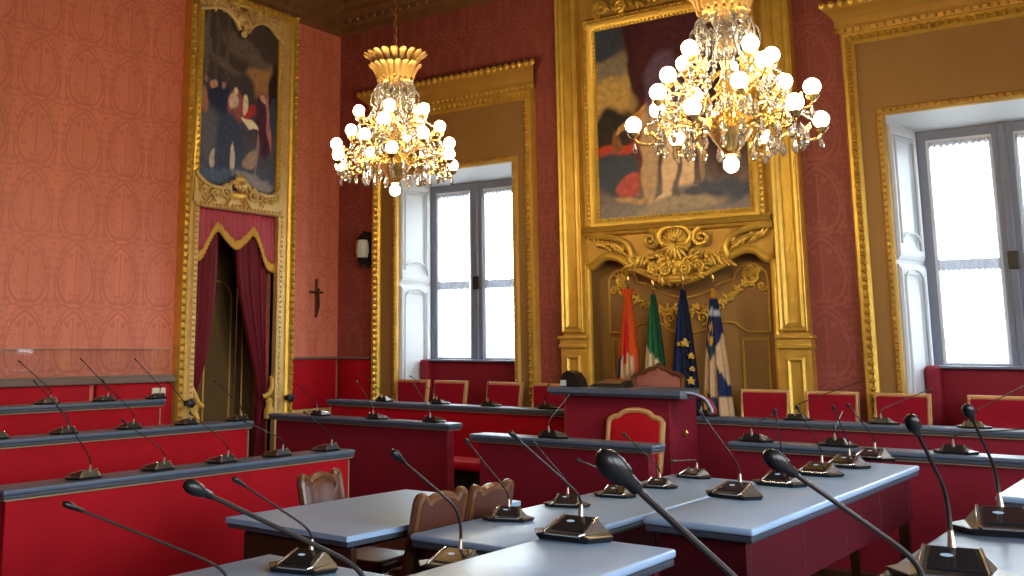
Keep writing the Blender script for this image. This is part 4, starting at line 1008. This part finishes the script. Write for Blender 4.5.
# near counter at the photographer, mostly below the view
def counter(label, x0, y0, x1, y1):
    t = desk('near_counter', label, 'counter', x0, y0, x1, y1, 1.03, 0, (), over=.05)
    MB().box(x0+.05, y0+.05, .01, x0+.09, y1-.05, .95, .004).build('end_panel', 'velvet2', t); MB().box(x1-.09, y0+.05, .01, x1-.05, y1-.05, .95, .004).build('end_panel', 'velvet2', t)
    MB().box(x0+.095, y1-.09, .01, x1-.095, y1-.05, .95, .004).build('front_panel', 'velvet2', t)
    return t
counter('counter end with two big microphone units by the dark red desk', -.83, 2.12, .15, 4.24)
counter('counter below the view that carries the tall fat microphones', -2.05, 1.30, -.3, 2.02)

# ------------------------------------------------------------------ chairs
def red_chair():
    t = thing('upholstered_chair', 'x', 'chair', (0, 0, 0), 'square backed red chairs behind the long desks')
    W = .225
    P = lambda u, v, h: Vector((u, .20+.10*(v-.45)/.6-h, v))
    MB().rectframe(P, -W+.03, .52, W-.03, .965, [(0, -.02), (0, .022), (.012, .03), (.03, .024), (.03, -.02)]).build('back_frame', 'wood_light', t, True)
    MB().grid(lambda a, b: P((a-.5)*2*(W-.03), .52+.445*b, .012+.02*math.sin(a*PI)**.4*math.sin(b*PI)**.4), 12, 12).mbox(P, -W+.03, .52, -.015, W-.03, .965, .0).build('backrest', 'velvet3', t, True)
    MB().box(-W, -.24, .40, W, .20, .47, .025, 3).build('seat', 'velvet3', t, True)
    MB().box(-W+.01, -.23, .35, W-.01, .19, .40, .008).build('seat_rail', 'wood_light', t)
    for x in (-W+.03, W-.03):
        MB().prism([(x-.014, -.22, 0), (x+.014, -.22, 0), (x+.014, -.19, 0), (x-.014, -.19, 0)], [(x-.022, -.23, .37), (x+.022, -.23, .37), (x+.022, -.185, .37), (x-.022, -.185, .37)]).build('leg', 'wood_light', t)
        MB().tube([(x, .22, 0), (x, .19, .38), (x, .215, .53)], [.015, .02, .018], 8).build('leg', 'wood_light', t, True)
    return t
pr_ = red_chair(); first = True
for x, lab in ((-7.60, 'red chair with pale wood edge first along the corner window shutter'), (-7.06, 'red chair with pale wood edge under the corner window near its shutter'),
               (-6.33, 'red chair with pale wood edge under the corner window, beside the gilt casing'), (-5.74, 'red chair half hidden by the podium, beneath the strip of silk wall'),
               (-3.46, 'red chair standing next to the blue and white flag'), (-2.86, 'red chair standing before the narrow silk strip beside the gilded panel'),
               (-2.28, 'red chair standing before the gilt casing of the bright window'), (-1.55, 'red chair under the bright window at the edge of the picture')):
    z_ = .26
    if first: pr_.location = (x, 9.36, z_); pr_['label'] = lab; first = False; pr_.scale = (1, 1, 1.0); base_chair = pr_
    else: dup(base_chair, (x, 9.36, z_), 0, lab)
for o in list(bpy.data.objects):
    if o.name.startswith('upholstered_chair'): o.location.y = 9.58; o.location.z = .25

def crest_chair(name, label, loc, rotz, W, ztop, zsh, zlow, frame_m, pad_m, crest):
    """chair with a shaped (cresting) back; crest = list of (u 0..1, z offset above shoulder)"""
    t = thing(name, label, 'chair', (0, 0, 0))
    pts = [(-W, zlow), (-W*1.02, zsh-.05)]+[((2*u-1)*W, zsh+dz) for u, dz in crest]+[(W*1.02, zsh-.05), (W, zlow)]
    P = lambda u, v, h: Vector((u, .21+.12*(v-.45)/.55-h, v))
    pp = smoothpath([Vector((u, v, 0)) for u, v in pts], 4)
    MB().tube([P(p.x, p.y, 0) for p in pp]+[P(-W, zlow, 0)], .026, 8).build('back_frame', frame_m, t, True)
    inn = [P(p.x*.93, zlow+(p.y-zlow)*.97, .012) for p in pp]; out_ = [p+Vector((0, .035, 0)) for p in inn]
    b = MB(); cx_ = P(0, (zlow+zsh)/2, .035); 
    mid = [p.lerp(cx_, .22)+Vector((0, -.018, 0)) for p in inn]
    V0 = [b.bm.verts.new(p) for p in out_]; V1 = [b.bm.verts.new(p) for p in inn]; V2 = [b.bm.verts.new(p) for p in mid]
    n = len(inn)
    for A_, B_ in ((V0, V1), (V1, V2)):
        for i in range(n): b.face((A_[i], A_[(i+1) % n], B_[(i+1) % n], B_[i]))
    b.face(V0); b.face(V2)
    b.build('backrest', pad_m, t, True)
    MB().box(-W, -.25, .41, W, .22, .48, .028, 3).build('seat', pad_m, t, True)
    MB().box(-W+.008, -.24, .34, W-.008, .21, .41, .008).build('seat_rail', frame_m, t)
    for x in (-W+.03, W-.03):
        MB().tube(smoothpath([Vector((x, -.21, 0)), Vector((x, -.20, .12)), Vector((x, -.225, .36))], 4), [.014+.0014*i for i in range(9)], 8).build('leg', frame_m, t, True)
        MB().tube([(x, .25, 0), (x, .21, .40), (x, P(0, zlow, 0).y, zlow+.02)], [.015, .022, .022], 8).build('leg', frame_m, t, True)
    t.location = loc; t.rotation_euler = (0, 0, rotz); return t
CAM_ = [(0, .0), (.08, .03), (.16, .035), (.26, .07), (.38, .085), (.5, .09), (.62, .085), (.74, .07), (.84, .035), (.92, .03), (1, 0)]
HORN = [(0, .055), (.10, .06), (.18, .03), (.26, .045), (.5, .06), (.74, .045), (.82, .03), (.90, .06), (1, .055)]
crest_chair('clerk_chair', 'red chair with gilt cartouche frame before the podium front', (-4.05, 8.02, .0), 0, .24, 1.1, 1.01, .55, 'wood_light', 'velvet', CAM_)
crest_chair('president_chair', 'rose leather chair with carved walnut crest behind the podium', (-4.40, 9.24, .26), 0, .25, 1.2, 1.08, .55, 'wood_mid', 'rose', [(0, 0), (.10, .035), (.2, .04), (.32, .075), (.44, .09), (.5, .12), (.56, .09), (.68, .075), (.8, .04), (.9, .035), (1, 0)])
crest_chair('leather_chair', 'brown leather chair with shiny padded back at the red bench side of the writing table', (-4.03, 4.74, 0), PI/2+.12, .185, .95, .82, .52, 'wood_mid', 'leather', HORN)
crest_chair('leather_chair', 'brown leather chair beside the table corner, first of the pair', (-3.385, 4.205, 0), -PI/2, .18, .95, .87, .52, 'wood_mid', 'leather', HORN)
crest_chair('leather_chair', 'brown leather chair behind a microphone unit, second of the pair', (-3.385, 4.645, 0), -PI/2, .17, .95, .865, .52, 'wood_mid', 'leather', HORN)

# ------------------------------------------------------------------ microphone units
def unit_meshes():
    out = {}
    # local: user sits at -y, wings point along x
    b = MB(); lo = [(-.125, 0, 0), (-.08, .072, 0), (.08, .072, 0), (.125, 0, 0), (.08, -.072, 0), (-.08, -.072, 0)]
    hi = [(-.135, 0, .016), (-.088, .08, .016), (.088, .08, .016), (.135, 0, .016), (.088, -.08, .016), (-.088, -.08, .016)]
    b.prism(lo, hi)
    b.prism([(-.06, .078, .016), (.06, .078, .016), (.068, -.074, .016), (-.068, -.074, .016)], [(-.052, .062, .058), (.052, .062, .058), (.064, -.070, .024), (-.064, -.070, .024)])
    out['base'] = (b, 'black')
    for s in (-1, 1):
        b = MB()
        pts = [(s*.053, .062, .057), (s*.065, -.070, .024), (s*.086, -.076, .017), (s*.132, 0, .017), (s*.086, .078, .017)]
        low = [(x, y, .0165) for x, y, z in [(s*.0605, .078, 0), (s*.0685, -.074, 0), (s*.086, -.076, 0), (s*.132, 0, 0), (s*.086, .078, 0)]]
        b.prism(low, pts)
        out['speaker_wing'+('' if s < 0 else '.1')] = (b, 'bronze')
    b = MB().prism([(-.042, .050, .0555), (.042, .050, .0555), (.052, -.050, .0295), (-.052, -.050, .0295)], [(-.042, .050, .0585), (.042, .050, .0585), (.052, -.050, .0325), (-.052, -.050, .0325)])
    out['display'] = (b, 'screen')
    b = MB().tube([(-.056, .060, .058), (-.067, -.066, .026), (-.058, -.079, .020), (.058, -.079, .020), (.067, -.066, .026), (.056, .060, .058)], .0042, 6)
    out['trim'] = (b, 'chrome')
    b = MB().ball((-.012, .012, .0465), (.020, .013, .003), 12, 6, Matrix.Rotation(.255, 4, 'X'))
    out['screen_glint'] = (b, 'lit')  # added glowing oval, stands for a reflection on the display
    b = MB().tube([(0, .058, .045), (0, .063, .072), (0, .066, .092)], [.011, .008, .0055], 10)
    out['collar'] = (b, 'boot')
    return out
UM = None
def mic(label, base, z, tip, yaw=0, L=.45, size=1.0, head='slim', group=None, far=False, stem=.0042, root='near', nohead=False, noneck=False, hs=1, cx=None, cy=None, bend=.07):
    global UM
    p = onZ(*base, z)
    v = ray(*base)
    if cx is not None: p = Vector((cx, cx*v.y/v.x, z))      # keep it on the narrow desk top
    if cy is not None: p = Vector((cy*v.x/v.y, cy, z))
    t = thing('conference_microphone', label, 'microphone', p, group)
    if UM is None:
        UM = {}
        for k, (b, m_) in unit_meshes().items():
            o = b.build(k, m_, None, k in ('trim', 'collar', 'screen_glint')); UM[k] = o.data; bpy.data.objects.remove(o)
    R3 = Matrix.Rotation(yaw, 4, 'Z')
    for k, me in UM.items():
        o = bpy.data.objects.new(k.split('.')[0], me); COL.objects.link(o); o.parent = t; o.rotation_euler = (0, 0, yaw); o.scale = (size,)*3
    a = p + R3 @ Vector((0, .066*size, .090*size)); 
    if noneck: return t
    # the tip lies on its line of sight, one gooseneck length away from the collar
    d = ray(*tip).normalized(); w = EYE-a; bq = w.dot(d); cq = w.dot(w)-L*L; disc = bq*bq-cq
    s_ = -bq if disc < 0 else (-bq-math.sqrt(disc) if root == 'near' else -bq+math.sqrt(disc))
    q = EYE+d*s_
    lift = (a-(p+R3 @ Vector((0, .058*size, .045*size)))).normalized()
    ln = (q-a).length
    K = a+lift*ln*bend; M = K.lerp(q, .22); pts = []
    for i in range(8):
        u = i/7; pts.append((1-u)**2*a+2*(1-u)*u*K+u*u*M)
    pts += [M.lerp(q, .5), q]
    g = MB().tube([v-p for v in pts], [stem*(1.25-.35*i/9) for i in range(10)], 8).build('gooseneck', 'stem', None, True); g.parent = t
    dirn = (pts[-1]-pts[-2]).normalized(); mm = dirn.to_track_quat('Z', 'Y').to_matrix().to_4x4(); mm.translation = q-p
    mm = mm @ Matrix.Scale(hs, 4)
    prof = {'slim': [(.003, -.055), (.0065, -.05), (.0075, -.02), (.0095, -.015), (.0100, .008), (.006, .016), (.001, .018)],
            'foam': [(.004, -.075), (.0105, -.066), (.0115, -.040), (.017, -.030), (.0195, -.008), (.0185, .008), (.012, .022), (.001, .027)],
            'tiny': [(.003, -.04), (.0055, -.035), (.0065, .004), (.004, .01), (.001, .012)]}[head]
    hd = MB().lathe(prof, m=mm, seg=14).build('capsule', 'black', None, True); hd.parent = g
    return t
R_ = math.radians
ROWG = 'microphone units along the tiered benches'
LW = -PI/2
# highest tier
mic('microphone on the highest bench, first from the picture edge, before the padded wall', (47, 398), 1.15, (19, 361), LW, .46, .9, 'tiny', ROWG, cx=-7.89)
mic('microphone in the middle of the highest red bench', (104, 397), 1.15, (81, 359), LW, .46, .9, 'tiny', ROWG, cx=-7.89)
mic('microphone on the highest bench below the ivory socket plate', (156, 395), 1.15, (135, 359), LW, .46, .9, 'tiny', ROWG, cx=-7.89)
# middle tier
mic('microphone on the middle bench cut by the picture edge', (-6, 432), 1.0, (-38, 385), LW, .46, .9, 'tiny', ROWG, cx=-6.80)
mic('microphone on the middle bench whose stem crosses the highest bench top', (64, 428), 1.0, (34, 381), LW, .46, .9, 'tiny', ROWG, cx=-6.80)
mic('microphone on the middle bench between two crossing stems', (129, 423), 1.0, (102, 380), LW, .46, .9, 'tiny', ROWG, cx=-6.80)
mic('microphone on the middle bench at the gilt door frame foot', (186, 420), 1.0, (168, 382), LW, .46, .9, 'tiny', ROWG, cx=-6.80)
mic('microphone at the end of the middle bench against the dark doorway', (237, 416), 1.0, (215, 381), LW, .46, .9, 'tiny', ROWG, cx=-6.80)
# lowest tier
mic('microphone on the lowest bench farthest from the doorway', (84, 470), .85, (56, 404), LW, .47, .95, 'tiny', ROWG, cx=-5.52)
mic('microphone on the lowest bench, second along from the picture edge', (158, 463), .85, (122, 420), LW, .47, .95, 'tiny', ROWG, cx=-5.52)
mic('microphone on the lowest bench below the door frame', (222, 456), .85, (190, 413), LW, .47, .95, 'tiny', ROWG, cx=-5.52)
mic('microphone on the lowest bench beneath the red door drape', (277, 450), .85, (244, 421), LW, .47, .95, 'tiny', ROWG, cx=-5.52)
mic('microphone on the very end of the lowest bench over the leather chair', (326, 445), .85, (304, 412), LW, .47, .95, 'tiny', ROWG, cx=-5.52)
# desks below the windows
DG = 'microphone units on the desks under the windows'
UB = PI
mic('microphone on the front desk corner next to the padded wall seat', (321, 415.5), .95, (297, 384), UB, .45, .95, 'tiny', DG, root='far', cy=7.84)
mic('microphone in the middle of the front desk, thin stem rising to the window frame', (377, 417.5), .95, (356, 380), UB, .45, .95, 'tiny', DG, root='far', cy=7.84)
mic('microphone at the cushion end of the front desk', (434, 420), .95, (414, 384), UB, .45, .95, 'tiny', DG, root='far', cy=7.84)
mic('microphone on the back desk before the gilt window casing', (385, 398.5), 1.025, (360, 372), UB, .42, .95, 'tiny', DG, root='far', cy=9.17)
mic('microphone on the back desk before the second red window chair', (440, 401.5), 1.025, (410, 376), UB, .42, .95, 'tiny', DG, root='far', cy=9.17)
mic('microphone on the back desk before the third red window chair', (491, 403), 1.025, (489, 380), UB, .40, .95, 'tiny', DG, root='near', cy=9.17)
mic('microphone on the back desk tucked against the podium', (548, 405.5), 1.025, (549, 384), UB, .40, .95, 'tiny', DG, root='near', cy=9.17)
mic('microphone on the clerk desk, pale stem against the podium corner', (553, 434), .93, (569, 395), UB, .45, 1.05, 'tiny', DG, root='far', cy=7.32)
mic('microphone beside the blue flag foot on the long desk', (704, 412.5), 1.025, (680, 396), UB, .42, .95, 'tiny', DG, root='far', cy=9.17)
mic('microphone between two red chairs on the long desk', (797, 415), 1.025, (862, 381), UB, .42, .95, 'tiny', DG, root='far', cy=9.17)
mic('microphone before the red chair at the gilt window casing', (883, 420), 1.025, (931, 389), UB, .45, .95, 'tiny', DG, root='far', cy=9.17)
mic('microphone before the last red chair under the bright window', (974, 425), 1.025, (1030, 383), UB, .45, .95, 'tiny', DG, root='far', cy=9.17)
mic('microphone on the lower front desk end by the podium', (755, 439), .95, (775, 413), UB, .34, 1.05, 'tiny', DG, root='far', cy=7.81)
mic('microphone in the middle of the lower front desk', (838, 445), .95, (842, 412), UB, .34, 1.05, 'tiny', DG, root='far', cy=7.81)
mic('microphone on the lower front desk whose stem bends towards the bright window', (956, 452), .95, (1040, 428), UB, .45, 1.05, 'tiny', DG, root='far', cy=7.81)
# table files
TG = 'microphone units on the council tables'
mic('microphone unit on the long table closest to the brown chairs', (508, 520), .80, (467, 441), R_(28), .47, .98, 'slim', TG)
mic('microphone unit second along the long table with painted glint on its display', (567, 506), .80, (534, 443), R_(24), .44, .95, 'slim', TG)
mic('microphone unit third along the long table behind the fat foam microphone', (615, 496.5), .80, (578, 460), R_(16), .40, .92, 'slim', TG)
mic('microphone unit fourth along the long table with painted glint on its display', (658, 487.5), .80, (624, 434), R_(12), .42, .9, 'slim', TG)
mic('microphone unit last on the long table, its stem bent flat', (693, 477.5), .80, (672, 461), R_(-4), .30, .95, 'slim', TG)
mic('big microphone unit with painted blue glint on its display on the short table', (573, 538), .92, (512, 434), R_(4), .50, 1.24, 'slim', TG)
mic('microphone unit first in the file of five on the raised table', (734, 497), .92, (700, 412), R_(-6), .47, 1.12, 'slim', TG)
mic('microphone unit second in the file of five on the raised table', (780, 485), .92, (775, 411), R_(2), .45, 1.1, 'slim', TG)
mic('microphone unit third in the file of five on the raised table', (818, 475), .92, (797, 407), R_(-4), .45, 1.12, 'slim', TG)
mic('microphone unit fourth in the file of five on the raised table', (846, 467), .92, (833, 407), R_(-4), .45, 1.12, 'slim', TG)
mic('microphone unit fifth and farthest in the file on the raised table', (872, 459.5), .92, (848, 405), R_(-4), .45, 1.12, 'slim', TG)
# units near the photographer
NG = 'microphones close to the photographer'
mic('slender microphone reaching in low before the lowest red bench', (216, 622), .80, (68, 505), R_(20), .60, 1.1, 'slim', NG, stem=.0048)
mic('fat headed microphone slanting before the red bench and the writing table', (352, 652), 1.03, (192, 487), R_(20), .52, 1.2, 'foam', NG, stem=.0052, hs=.72)
mic('thin dark microphone crossing the writing table corner', (303, 570), .80, (236, 480), R_(16), .46, 1.1, 'slim', NG, stem=.0048)
mic('dark microphone bent over the writing table and brown chair', (453, 569), .80, (395, 454), R_(10), .50, 1.1, 'foam', NG, stem=.0055, bend=.2, hs=.85)
mic('closest microphone, huge foam head before the clerk desk', (760, 690), 1.03, (610, 464), R_(12), .52, 1.1, 'foam', NG, stem=.0075, hs=1.22)
mic('large foam microphone slanting over the file of table units', (925, 640), 1.03, (774, 459), R_(10), .52, 1.2, 'foam', NG, stem=.0062)
mic('upright dark microphone before the dark red desk, bright collar at its foot', (955, 580), 1.03, (912, 422), R_(12), .50, 1.25, 'foam', NG, stem=.0055, bend=.2)
mic('tall dark microphone on the big unit by the picture edge', (1006, 533), 1.03, (968, 410), R_(16), .50, 1.3, 'foam', NG, stem=.0055, bend=.15)

# ------------------------------------------------------------------ light
wd = bpy.data.worlds.new('sky'); S.world = wd; wd.use_nodes = True
nt = wd.node_tree; bg = nt.nodes['Background']
tc = nt.nodes.new('ShaderNodeTexCoord'); gr = nt.nodes.new('ShaderNodeSeparateXYZ'); rp = nt.nodes.new('ShaderNodeValToRGB')
nt.links.new(tc.outputs['Generated'], gr.inputs[0]); nt.links.new(gr.outputs[2], rp.inputs[0])
rp.color_ramp.elements[0].position = .0; rp.color_ramp.elements[0].color = (.16, .155, .14, 1)
rp.color_ramp.elements[1].position = .07; rp.color_ramp.elements[1].color = (.84, .93, 1, 1)
nt.links.new(rp.outputs[0], bg.inputs[0]); bg.inputs[1].default_value = 11.0

def area(name, loc, rot, sx, sy, power, col, portal=False):
    l = bpy.data.lights.new(name, 'AREA'); l.shape = 'RECTANGLE'; l.size = sx; l.size_y = sy; l.energy = power; l.color = col
    o = bpy.data.objects.new(name, l); COL.objects.link(o); o.location = loc; o.rotation_euler = rot
    if portal: l.cycles.is_portal = True
    return o
for a, b in RW: area('window_daylight', (X1+.32, (a+b)/2, 2.6), (0, PI/2, 0), 3.0, b-a, 1, (1, 1, 1), True)
for a, b in (W1, W2): area('window_daylight', ((a+b)/2, 10.62, 2.55), (-PI/2, 0, 0), b-a, 2.3, 1, (1, 1, 1), True)

S.cycles.max_bounces = 7; S.cycles.diffuse_bounces = 4; S.cycles.glossy_bounces = 3; S.cycles.transmission_bounces = 6; S.cycles.transparent_max_bounces = 8
S.cycles.caustics_reflective = False; S.cycles.caustics_refractive = False; S.cycles.sample_clamp_indirect = 6
S.view_settings.view_transform = 'Standard'; S.view_settings.look = 'None'; S.view_settings.gamma = 1; S.view_settings.exposure = 0.45
S.view_settings.use_curve_mapping = False
